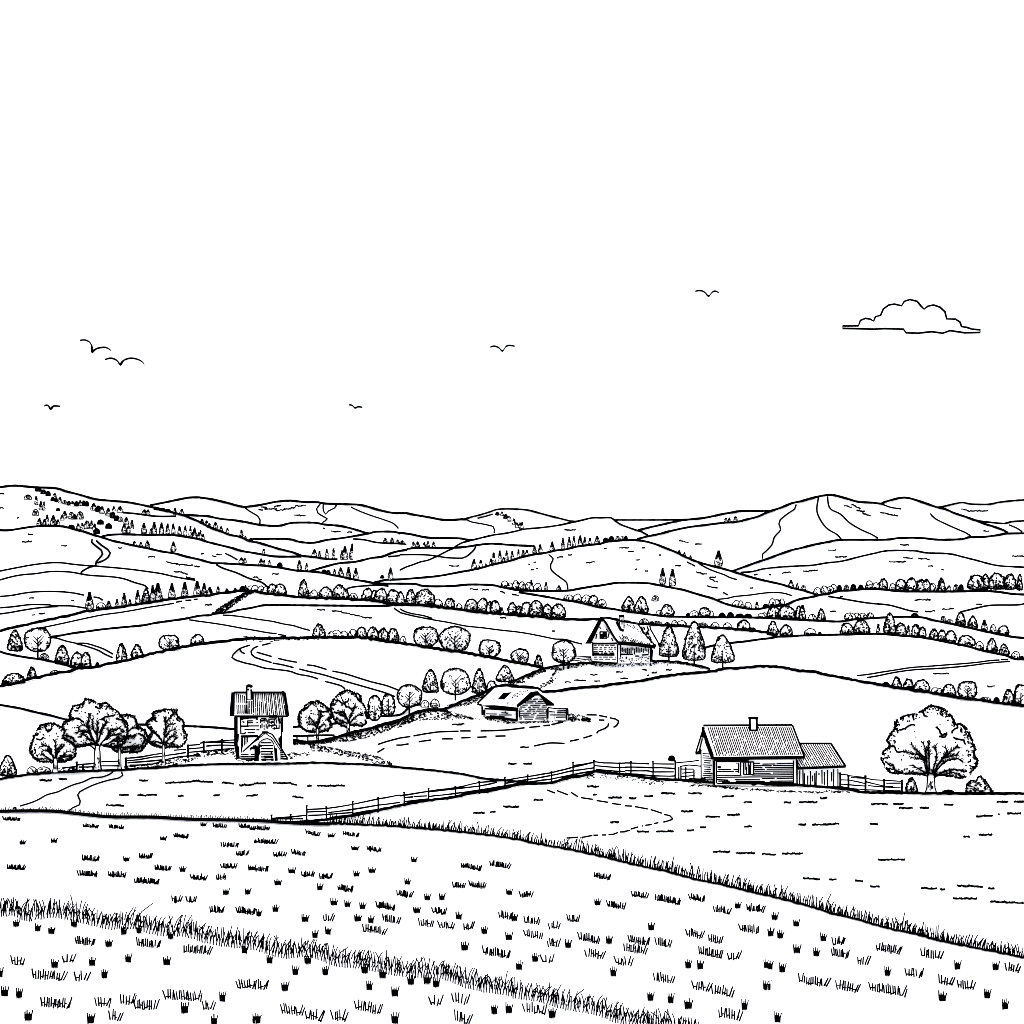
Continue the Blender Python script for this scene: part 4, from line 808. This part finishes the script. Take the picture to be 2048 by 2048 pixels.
fence('little rail fence between mill house and round tree', 'barn_hill', 'C2 935,540,590 1040,535,600', 'C2 815,535 935,542 1100,540 | 1040,535 1300,532 | 815,575 930,578 1040,600', dD=-2, wp=3, wr=4)
fence('small rail fence in front of the cottage wall', 'cottage_hill', 'B3 1625,770,850 1860,740,810', 'B3 1625,760 1700,745 1860,735 | 1625,785 1860,762 | 1625,810 1740,800 1860,795 | 1640,770 1750,755 1930,745', wr=2.2)
# garden gate by the farmhouse
l = L['farm_field']; T = 'C4'; DG = l.D(S(T, 0, 862)[1]) - .3
C = pt(T, 520, 862, DG); gt = empty('garden_gate', C, 'narrow wooden garden gate at left end of the farmhouse', 'gate')
for x, a, b in ((432, 700, 858), (462, 745, 865), (480, 740, 862), (522, 745, 870), (592, 770, 858), (545, 850, 900)):
    m = MB(); m.tube([pt(T, x, a, DG), pt(T, x, b, DG)], 3.0 / 2 * DG / F); m.build('post', gt, C)
for s in ('430,712 560,700 635,690', '470,742 550,730 650,740', '480,765 590,765', '490,800 590,790', '480,830 600,820', '460,855 560,855', '550,845 650,850', '470,880 560,890'):
    m = MB(); m.tube([U(a, b, DG) for a, b in PN(T + ' ' + s)[0]], 2.6 / 2 * DG / F); m.build('rail', gt, C)
# dark bird-like finial bush on the fence
plant('k', *S(T, 400, 690), 13, 9, L['barn_hill'].D(1522), 'tiny dark clump floating above the fence left of the farmhouse', 'clumps by the farmhouse')

# ---------------------------------------------------------------- hedges and banks of scribbled leaves
def hedge(label, key, top, bottom, dens, name='hedge', wd=1.9, D=None, cat='hedge'):
    l = L[key]; a = P(top); b = P(bottom); mb = MB()
    ra, rb = resample(a, 3), resample(b, 3)
    def at(pl, t): 
        x = t * (len(pl) - 1); i = min(int(x), len(pl) - 2); return lerp(pl[i], pl[i + 1], x - i)
    u, v = at(rb, 0); D0_ = D or l.D(v); C = U(u, v, D0_)
    ar = sum(math.dist(at(ra, k / 30), at(rb, k / 30)) for k in range(31)) / 31 * sum(math.dist(p, q) for p, q in zip(ra, ra[1:]))
    # a low pale bank carrying the leaves
    for k in range(int(ar / 9 * dens)):
        t = R.random(); f = R.random() ** 1.3; p = lerp(at(ra, t), at(rb, t), f); ang = R.choice((R.uniform(-.4, .4), R.uniform(0, 3.14))); s = R.uniform(1.0, 3.2)
        d = D or l.D(p[1] + 2.5)
        mb.tube([U(p[0] - s * math.cos(ang), p[1] - s * math.sin(ang) * .7, d), U(p[0] + s * math.cos(ang), p[1] + s * math.sin(ang) * .7, d)], wd / 2 * d / F)
    o = mb.build(name, None, C, label=label, category=cat)
    if name in ('grass_verge', 'weeds'): o['kind'] = 'stuff'
hedge('scribbly hedge sloping down right from the mill house to the meadow edge', 'barn_hill', 'C2 1050,612 1250,650 1450,690 1600,712 1750,750 1850,805', 'C2 1080,685 1300,718 1500,755 1700,808 1850,832', 1.0)
hedge('long dark leafy bank running under the round trees towards the barn', 'barn_hill', 'C2 815,580 1000,590 1200,580 1330,545 1480,515 1650,475 1780,432 1932,392 C3 90,300 160,278 250,262 400,262', 'C2 820,628 1000,622 1200,612 1400,595 1600,558 1780,500 1932,455 C3 90,365 200,342 400,342 700,342', .62)
hedge('leafy bank climbing to the left corner of the barn roof', 'barn_hill', 'C3 400,215 520,195 650,145 740,105 810,75', 'C3 480,245 600,208 700,158 800,100', .9)
hedge('ground shading drawn as dark strokes along the foot of the barn', 'barn_hill', 'C3 720,305 860,330 1000,345 1250,325 1420,325 1630,330', 'C3 740,340 900,370 1040,372 1400,358 1630,358', 1.1)  # shade on the ground by the barn, put in as black strokes
hedge('small hedge tapering off right of the barn', 'barn_hill', 'C3 1440,285 1520,292 1580,308 1632,330', 'C3 1440,345 1520,355 1600,358 1632,357', 1.1)
hedge('leafy bank climbing from the barn to the cottage', 'cottage_hill', 'B3 1040,990 1180,940 1300,885 1390,850 1500,830', 'B3 1080,1003 1200,985 1290,930 1420,880 1560,865', 1.2)
hedge('dark winding verge below the tree left of the cottage', 'cottage_hill', 'B3 1500,870 1465,930 1440,975 1370,1000 1320,1045', 'B3 1570,870 1520,920 1495,985 1440,1015 1345,1050', .9)
hedge('leafy strip under the cottage fence', 'cottage_hill', 'B3 1620,800 1750,790 1860,755 B4 0,785', 'B3 1620,860 1700,850 1850,825 B4 0,835', .8)
hedge('leafy strip along the cottage foot towards the pointed trees', 'cottage_hill', 'B4 0,795 240,785 560,775 760,785 900,810 1060,850', 'B4 0,830 240,835 560,825 760,812 900,830 1080,885', .9)
hedge('speckled grass verge under the fence left of the farmhouse', 'farm_field', 'C3 1600,815 1800,805 1932,815 C4 120,828 400,845 650,860', 'C3 1600,845 1800,855 1932,860 C4 120,880 250,905 440,890 650,890', .42, 'grass_verge', cat='grass verge')
hedge('rough grass line along the farmhouse foot', 'farm_field', 'C4 560,898 760,905 920,922 1130,935 1440,950 1700,955 C5 0,1065 250,1080', 'C4 560,912 760,920 920,936 1130,952 1440,964 1700,970 C5 0,1084 250,1096', 1.5, 'grass_verge', cat='grass verge')
hedge('scribbly hedge left of the mill house under the fence', 'mill_meadow', 'C1 1200,830 1500,800 1650,770 1800,735 1932,700 C2 150,680 330,660', 'C1 1200,862 1500,850 1700,825 1932,755 C2 150,725 330,720', 1.0)
hedge('low weeds and drawn ground shading right of the mill house door', 'mill_meadow', 'C2 850,690 900,700 950,715 1060,690', 'C2 850,770 900,765 950,740 1060,745', .8, 'weeds', cat='weeds')  # weeds together with ground shade, both drawn in black strokes
hedge('low weeds and drawn ground shading at the left foot of the mill house', 'mill_meadow', 'C2 320,690 370,740 540,745', 'C2 330,730 380,790 540,780', .9, 'weeds', cat='weeds')  # black strokes stand for weeds and for shade at the wall's foot
hedge('dark stone wall climbing the field to the left hedgerow', 'hedgerow_hill', 'B2 120,318 200,260 280,210 360,160 440,118', 'B2 215,322 300,265 380,208 450,158 520,120', 2.3, 'stone_wall', cat='wall')
hedge('scrubby hedge on the broad crest left of centre', 'broad_field', 'B2 350,560 450,545 680,545 900,545 1150,545', 'B2 350,590 500,595 700,595 900,580 1150,578', .55)
hedge('low shrubs at the left end of the lower fence', 'mill_meadow', 'C1 560,845 740,850 920,850', 'C1 560,885 740,880 920,878', .55, 'weeds', cat='weeds')

# ---------------------------------------------------------------- grass
def blades(name, key, path, hmin, hmax, per, label, drop=0.0, wd=1.9, lean=.35, sp=4.3):
    l = L[key]; mb = MB(); pl = resample(P(path), 4)
    cum = [0]
    for p, q in zip(pl, pl[1:]): cum.append(cum[-1] + math.dist(p, q))
    for row in range(int(per)):
        t = R.uniform(0, 3); ph = R.uniform(0, 6)
        while t < cum[-1]:
            i = min(bisect_right(cum, t), len(pl) - 1); f = (t - cum[i - 1]) / max(1e-6, cum[i] - cum[i - 1]); u, v = lerp(pl[i - 1], pl[i], min(1, f))
            v += (drop * (row / max(1, per - 1) - .3) if drop else 0) + R.uniform(-1.2, 1.0); ph += .35
            h = (hmin + (hmax - hmin) * R.random()) * (1 if row == 0 or drop else .62) * (1 + .12 * math.sin(ph)) * (1.4 if R.random() < .03 else 1)
            d = l.D(v + 1.2) - .02 * row; a = R.gauss(.1, lean)
            r = wd / 2 * d / F; mb.tube([U(u, v, d), U(u + h * a * .35, v - h * .55, d), U(u + h * a, v - h, d)], [r, r * .95, r * .85])
            t += sp * R.uniform(.8, 1.2)
    o = mb.build(name, None, (0, 0, 0), kind='stuff', label=label, category='grass'); return o
blades('grass', 'near_meadow', 'D1 0,82 400,80 700,108 1170,125 1932,150 D2 200,165', 4, 7, 1, 'very short grass along the left part of the meadow edge', wd=1.8)
blades('grass', 'near_meadow', 'D2 200,168 400,178 650,182', 3, 6, 1, 'stubble grass at the foot of the long fence', wd=1.8)
blades('grass', 'near_meadow', 'D2 560,185 650,182 1000,197 1200,214 1400,230 1600,248 1932,292 D3 150,324 280,349 400,369', 12, 20, 2, 'short upright grass fringe along the middle of the meadow edge', wd=2.2, lean=.22, sp=4.4)
blades('grass', 'near_meadow', 'D3 400,369 600,409 800,459 1000,505 1200,549 1400,604 1600,645 1800,694 1930,722 D4 200,774 350,814 480,859 700,910 900,969 1100,1010 1300,1064 1500,1104 1700,1144 1932,1192', 17, 26, 2, 'taller grass fringe running down the right meadow edge', wd=2.3, lean=.22, sp=4.5)
blades('grass', 'near_meadow', 'D1 0,840 100,830 200,870 400,845 600,880 800,930 1000,930 1200,980 1400,990 1600,1050 1932,1090 D2 0,1090 200,1150 400,1140 600,1210 800,1230 1100,1290 1400,1310 1600,1380 1800,1420 1932,1440 D3 0,1450 200,1480 400,1540 600,1570 800,1640 1000,1670 1200,1700 1400,1740', 15, 25, 3, 'ragged band of long grass crossing the foreground from the left edge', drop=17, wd=2.3, lean=.28, sp=5.6)

def tufts(text, key, label):
    l = L[key]; mb = MB(); t = None
    for k in text.split():
        if ',' not in k: t = k; continue
        x, y, w_ = (float(q) for q in k.split(',')); sc = TILES[t][2]; u, v = S(t, x, y); w_ /= sc
        h = 8.5 + max(0, (v - 1640)) * .034
        if v < 1640: h = 5
        d = l.D(v + 1.5); wide = w_ > 17; sl_ = (.16 if u > 560 else .06) if w_ > 24 else 0
        if not wide:
            # compact clump: a solid foot and three to five prongs
            hw = w_ / 2 * .86; k = 4 if w_ > 13 else 3
            for i in range(k):
                f = i / (k - 1); x0 = u - hw + 2 * hw * f; x1 = x0 + (2.0 if i == k - 1 else R.uniform(-.6, .8)); r = hw / (k - 1) * .55 * d / F
                mb.tube([U(x0 * .8 + u * .2, v - R.uniform(0, h * .12), d), U(x0 * .92 + u * .08, v - h * .5, d), U(x1, v - h * R.uniform(.8, 1.1), d)], [r, r, r])
            mb.tube([U(u - hw * .8, v - h * .38, d), U(u + hw * .75, v - h * .38, d)], h * .27 * d / F)
        else:
            n = max(3, int(w_ / (4.9 if v > 1920 else 4.1 if v > 1840 else 3.5))); a_ = R.uniform(-.12, .12); mode = R.random()
            for i in range(n + 1):
                f = i / n; x0 = u - w_ / 2 * .95 + w_ * .9 * f; vb = v - (1 - f) * w_ * sl_ - R.uniform(0, .18) * h
                hh = h * R.uniform(.7, 1.0); r = R.uniform(1.35, 1.6) * d / F
                a = a_ + (-.22 if i == 0 else 0) + (.35 if i >= n - 1 else 0) + R.uniform(-.12, .12)
                mb.tube([U(x0, vb, d), U(x0 + hh * a, vb - hh, d)], [r, r * .9])
                if i < n and R.random() < (.9 if v < 1840 else .65):
                    q = R.uniform(.05, .5); mb.tube([U(x0, vb - hh * q, d), U(x0 + w_ * .9 / n, vb - hh * q + R.uniform(-1, 1), d)], R.uniform(1.0, 2.4 if v < 1840 else 1.5) * d / F)
    mb.build('grass', None, (0, 0, 0), kind='stuff', label=label, category='grass')
tufts('D1 90,162,130 685,215,110 880,222,110 1535,200,50 1660,215,100 1845,212,80 1905,230,50 170,338,50 407,325,45 1232,307,48 1370,292,110 1735,360,130 1830,420,90 1925,330,20 685,466,130 953,466,50 1098,448,95 1230,538,120 1378,545,50 1728,520,115 1900,533,60 122,535,135 663,585,145 885,588,130 1110,640,190 1500,608,115 1670,605,65 1705,718,50 1870,715,42 1333,775,65 1445,775,65 1638,858,100 1860,868,140 122,960,50 285,992,42 388,1015,48 558,960,45 935,1020,42 1048,1008,38 1288,1052,42 1845,1160,42 645,1102,140 820,1112,55 1123,1118,180 1490,1168,210 135,1248,85 412,1270,55 518,1235,70 695,1255,50 968,1228,50 1258,1250,58 0,1340,40 372,1368,250 618,1370,88 788,1348,50 35,1485,58 145,1497,50 1865,1432,140 425,1580,225 778,1568,105 965,1552,105 1105,1590,170 1390,1525,290 1575,1588,75 1678,1525,50 1393,1612,58 213,1670,62 870,1670,80 685,1690,60 1915,1690,20 1615,1705,50', 'near_meadow', 'scattered small grass tufts over the left quarter of the foreground meadow')
tufts('D2 50,232,105 430,275,100 567,285,58 717,285,118 80,338,165 180,430,88 320,425,95 747,382,60 893,397,100 1192,472,42 45,543,90 270,555,58 392,580,90 527,598,88 758,580,50 875,553,58 1627,538,155 1842,523,148 165,645,58 482,683,42 1143,640,50 1532,665,88 1675,675,118 675,700,110 1120,740,112 1293,758,50 1403,757,42 1910,718,50 588,798,58 690,810,50 804,826,50 980,838,138 1213,856,58 1385,870,95 1530,903,45 1885,908,95 147,848,50 22,880,40 370,922,58 547,915,66 768,918,58 867,932,42 1022,938,125 1285,968,102 1440,983,102 1603,983,65 1723,1013,50 1908,1060,55 445,1045,42 543,1018,42 895,1022,168 1575,1137,58 1818,1200,205 102,1235,50 390,1240,55 297,1325,50 523,1325,50 820,1310,55 955,1347,55 1168,1398,55 1292,1390,60 1360,1415,55 40,1437,90 218,1445,58 855,1438,50 1048,1483,58 1358,1555,70 1543,1550,110 1798,1618,50 1908,1612,55 278,1640,160 438,1675,115 628,1680,95 850,1625,195 1048,1690,58 1558,1695,112 15,1690,40', 'near_meadow', 'scattered small grass tufts left of the foreground centre')
tufts('D3 108,737,85 645,797,52 788,832,128 965,750,118 1178,795,195 1400,772,112 1703,820,50 1838,855,128 1585,865,118 680,608,120 18,915,45 152,950,110 320,978,70 463,923,80 1050,985,45 1795,1015,145 165,1055,132 313,1110,80 423,1120,45 585,1088,155 732,1088,45 962,1105,155 1143,1118,110 1380,1052,118 1535,1088,98 932,1172,170 1500,1200,178 1675,1210,75 625,1208,132 845,1262,118 1330,1272,50 1420,1280,45 1915,1272,30 175,1225,50 270,1233,72 53,1285,50 765,1332,50 1148,1390,148 1430,1450,120 1590,1490,160 1912,1437,35 1045,1520,52 1197,1537,50 1330,1580,62 1755,1587,50 175,1627,165 303,1648,58 1645,1670,165', 'near_meadow', 'scattered small grass tufts right of the foreground centre')
tufts('D4 50,908,52 213,957,50 20,1030,45 93,1045,52 418,1068,50 532,1097,80 218,1158,58 365,1183,52 547,1203,125 717,1248,75 910,1170,178 1235,1210,155 15,1280,40 108,1303,52 902,1330,50 1105,1348,125 1430,1280,50 1718,1287,52 1845,1310,95 345,1420,222 602,1460,165 910,1490,285 1342,1408,102 1495,1445,118 1655,1500,52 1315,1522,62 1790,1583,50 72,1682,52 10,1440,20', 'near_meadow', 'scattered small grass tufts in the lower right corner below the grass fringe')

def dashes(key, text, label, th=3.4):
    th *= .98
    """'TILE x0,x1,y[,y1]' low strips of turf"""
    l = L[key]; mb = MB(); t = None
    for k in text.split():
        if ',' not in k: t = k; continue
        a = [float(q) for q in k.split(',')]; x0, x1, y = a[:3]; y1 = a[3] if len(a) > 3 else y
        p0, p1 = S(t, x0, y), S(t, x1, y1); q = resample([p0, p1], 3.2)
        q = [(u, v + R.uniform(-.9, .9)) for u, v in q]
        mb.tube([U(u, v, l.D(v + th * .6 + .5)) for u, v in q], [th / 2 * l.D(v) / F * R.uniform(.75, 1.1) for u, v in q])
        for u, v in q:
            if R.random() < .5:
                d = l.D(v + 2.5); mb.tube([U(u, v, d), U(u + R.uniform(-.5, .5), v - R.choice((1, 1, -.8)) * th * .8, d)], .9 * d / F)
    mb.build('grass', None, (0, 0, 0), kind='stuff', label=label, category='grass')
dashes('mill_meadow', 'C1 380,500,968 570,645,957 1345,1430,970 1595,1932,995,975 1150,1245,1110 1325,1515,1112 1720,1775,1120 1025,1195,1208,1214 C2 0,125,978,988 213,325,988,1003 380,520,1015,1008 520,635,998 705,880,995 880,935,1002,1015 1035,1080,1022 1130,1400,1020 127,190,1115 447,560,1115,1110 890,1000,1125,1138', 'short turf dashes on the meadow below the mill house', 3.9)
dashes('barn_hill', 'C3 447,555,378 928,1003,719 1057,1132,720 1030,1107,575', 'few turf dashes on the field below the barn', 3.9)
dashes('farm_field', 'C3 885,1020,1088 628,728,1140 773,823,1133 1150,1227,1030 1607,1707,913 1787,1905,1008 1805,1880,1220 1657,1690,985 C4 35,95,1015 163,240,997 310,430,972 542,660,972 833,935,1002,997 1022,1090,1048 1367,1425,1050 1495,1648,1048 1675,1733,1013 483,583,1127 695,815,1172 877,987,1160,1155 645,693,1263 533,592,1288 1022,1088,1257 103,205,1300 268,418,1298 1487,1553,1240 1607,1837,1243,1234 C5 0,30,1138 455,617,1197 668,770,1197 727,858,1237 928,1013,1235 1160,1245,1207 1673,1775,1177 1838,1932,1175 1470,1630,1320,1308 1683,1697,1295 1768,1900,1288 D3 1517,1645,390 1690,1833,400 1888,1932,407 D4 0,60,411 107,263,405 770,830,180 1472,1525,278 1592,1690,262 830,1033,450 265,392,588,597 460,518,598 657,717,610 770,843,652 1155,1275,665 1298,1335,673 1427,1620,645,655 1660,1712,668 1397,1575,742 1677,1932,765,778', 'short turf dashes across the farm field in front of the farmhouse', 4.1)
for key, txt, lab in (
    ('west_mountain', 'A1 0,38,135 0,38,270 165,182,365', 'tiny marks of scrub at the top left mountain'),
    ('great_down', 'A1 213,308,600,592 272,318,527 590,647,637 1140,1180,655 1430,1497,742 1605,1720,793,808 1700,1865,815,825 1880,1932,835 1680,1740,885 1740,1815,890,910 1800,1880,942,955 280,328,1140 A2 118,160,735 155,210,720 10,38,712 697,762,908 510,560,940 560,600,950,965 A3 677,752,1050,1060 793,858,1062 967,1012,1075,1090 1083,1167,1105,1118 1210,1235,1125,1135 B5 990,1130,170 1227,1327,250 1080,1163,275,265 1520,1570,210 345,370,142 B1 377,432,323 310,335,335 685,712,197', 'tiny scrub marks on the long middle crest'),
    ('middle_mountain', 'A2 565,605,280,290 590,650,265 620,740,278 730,800,290 800,920,285,265 920,1020,250,245 910,1020,335,345 715,780,258,245', 'scrub marks on the far middle mountain'),
    ('long_rise', 'A2 1190,1207,468 1265,1360,490,503 1420,1467,503', 'scrub marks on the far long rise'),
    ('centre_hill', 'A3 1587,1698,482', 'one scrub mark on the central far hill'),
    ('field_rise', 'A3 473,568,828', 'one scrub mark on the small field rise'),
    ('centre_down', 'A3 1517,1573,748,740 1625,1660,722 1797,1883,797,790 1237,1255,810 1265,1293,868 1315,1332,858 1290,1312,795 A4 40,67,657 185,278,655 272,327,688 407,433,657 350,385,772 727,782,828 843,917,798,830 930,1030,890,912 1055,1120,940 1060,1138,950,988 1035,1138,1022,1045 1190,1235,1088,1105 1450,1477,1043 337,357,863 437,463,880 570,590,722', 'small scrub marks dotted on the central hill'),
    ('east_mountain', 'A4 765,858,585,602 918,985,617 A5 382,445,222,235 445,520,212,245 485,560,262,272 540,610,285,308 690,845,280,308 1580,1630,435,443', 'scrub marks on the right mountain side'),
    ('far_east', 'A5 1390,1470,250,268 1470,1620,265', 'scrub mark on the farthest right slope'),
    ('east_step', 'A5 863,940,558 243,308,605 303,405,665,658 1830,1932,658', 'scrub marks on the upper right hillside'),
    ('east_swell', 'A4 1490,1525,918,912 1635,1650,912 1760,1842,900,890 A5 768,915,705 890,972,665,680 1020,1120,675,685 1105,1147,742 27,153,790,775 1215,1240,772', 'scrub marks on the lower right swell'),
    ('east_field', 'B5 1150,1283,808 1615,1680,917', 'two scrub marks on the right field'),
    ('east_terrace', 'B5 260,310,272', 'one scrub mark on the right terrace'),
    ('hedgerow_hill', 'B1 1750,1787,270 B2 50,115,240 B3 967,1022,362 1470,1497,495', 'scrub marks on the hedgerow hill'),
    ('west_field', 'B2 1130,1207,288 1275,1370,302 1365,1450,310,330 1450,1540,330,342 1540,1600,348,365 1600,1660,362', 'scrub marks in a line on the centre left field'),
    ('cottage_hill', 'B3 1837,1910,915 1683,1795,970 1595,1650,985 1875,1932,975 B4 157,220,887 195,268,950 407,452,868 497,550,893 638,693,868 455,472,922', 'scrub marks on the hill below the cottage')):
    dashes(key, txt, lab, 3.2)

# ---------------------------------------------------------------- birds and cloud
def bird(pts, D, label, r=4.0):
    q = resample(P(pts), 2.5); n = len(q); c = min(range(n), key=lambda i: -q[i][1]); C = U(*q[c], D); mb = MB(); px = D / F
    b = len(mb.v)
    for i, (u, v) in enumerate(q):
        f = abs(i - c) / max(c, n - 1 - c); ch = px * r * (1.3 * (1 - f) + .6); th = px * r / 2 * (1.2 - .3 * f)
        p = U(u, v, D); sweep = f * px * r * 2.5
        mb.v += [(p[0], p[1] - ch + sweep, p[2]), (p[0], p[1] + sweep, p[2] - th), (p[0], p[1] + ch + sweep, p[2]), (p[0], p[1] + sweep, p[2] + th)]
    for i in range(n - 1):
        for k in range(4): mb.f.append((b + 4 * i + k, b + 4 * i + (k + 1) % 4, b + 4 * i + 4 + (k + 1) % 4, b + 4 * i + 4 + k)); mb.m.append(1)
    mb.tube([(C[0], C[1] - px * 6, C[2] + px), (C[0], C[1], C[2] + px * .4), (C[0], C[1] + px * 7, C[2])], [px * .4, px * 1.0, px * .3])
    mb.build('bird', None, C, label=label, category='bird', group='birds gliding in the empty sky')
bird('E6 685,252 740,248 785,260 830,290 855,340 863,415 880,395 920,365 990,347 1040,352 1080,380', 55, 'bird banking with one raised wing, upper of the close pair at left')
bird('E6 1018,502 1085,488 1150,502 1200,540 1225,580 1255,530 1300,500 1365,487 1440,502 1490,530 1515,560', 52, 'bird with the widest level wings, lower of the close pair at left')
bird('E6 222,1100 255,1092 295,1105 328,1150 352,1110 390,1104 425,1106', 120, 'small bird low near the left edge of the sky')
bird('E7 200,638 230,645 258,670 280,657 315,660', 130, 'smallest bird, low in the sky left of centre')
bird('E7 1418,140 1450,134 1490,148 1524,180 1555,138 1590,128 1630,133', 85, 'bird with level wings near the middle of the sky')
bird('E5 117,85 140,82 165,92 186,117 205,96 225,85 248,92', 85, 'highest bird, right of centre towards the cloud')
cl = P('E5 932,283 1018,282 1030,252 1058,241 1085,246 1102,256 1112,232 1140,225 1155,190 1185,168 1215,163 1255,172 1270,148 1300,138 1340,148 1362,175 1378,190 1400,174 1430,168 1465,180 1492,205 1502,244 1550,245 1575,262 1583,286 1610,290 1640,300 1685,304 1685,318 1600,320 1520,308 1480,322 1420,314 1345,322 1280,320 1265,300 1160,297 1100,300 1000,297 932,296')
D = 2500.0; px = D / F; bu, bv = S('E5', 1310, 318); C = U(bu, bv, D); o = [(u - bu, bv - v) for u, v in cl]; mb = MB()
n = len(o); NP = 6; b0 = len(mb.v); cx, cz = 0, 6
for k in range(-NP, NP + 1):
    ps = math.pi / 2 * k / NP * .97
    for x, z in o: mb.v.append((C[0] + (cx + (x - cx) * math.cos(ps) * .985) * px + 24 * px * math.sin(ps) * C[0] / D, D + 24 * px * math.sin(ps), C[2] + (cz + (z - cz) * math.cos(ps) * .985) * px + 24 * px * math.sin(ps) * (C[2] - CZ) / D))
for k in range(2 * NP):
    for i in range(n):
        j = (i + 1) % n; a = b0 + k * n; mb.f.append((a + i, a + j, a + n + j, a + n + i)); mb.m.append(0)
mb.tube([(C[0] + x * px - 26 * px * C[0] / D, D - 26 * px, C[2] + z * px - 26 * px * (C[2] - CZ) / D) for x, z in o], 1.95 * px, closed=True)
mb.build('cloud', None, C, label='single flat-bottomed cloud with puffy outlined top at right', category='cloud')
print('objects', len(SC.objects))
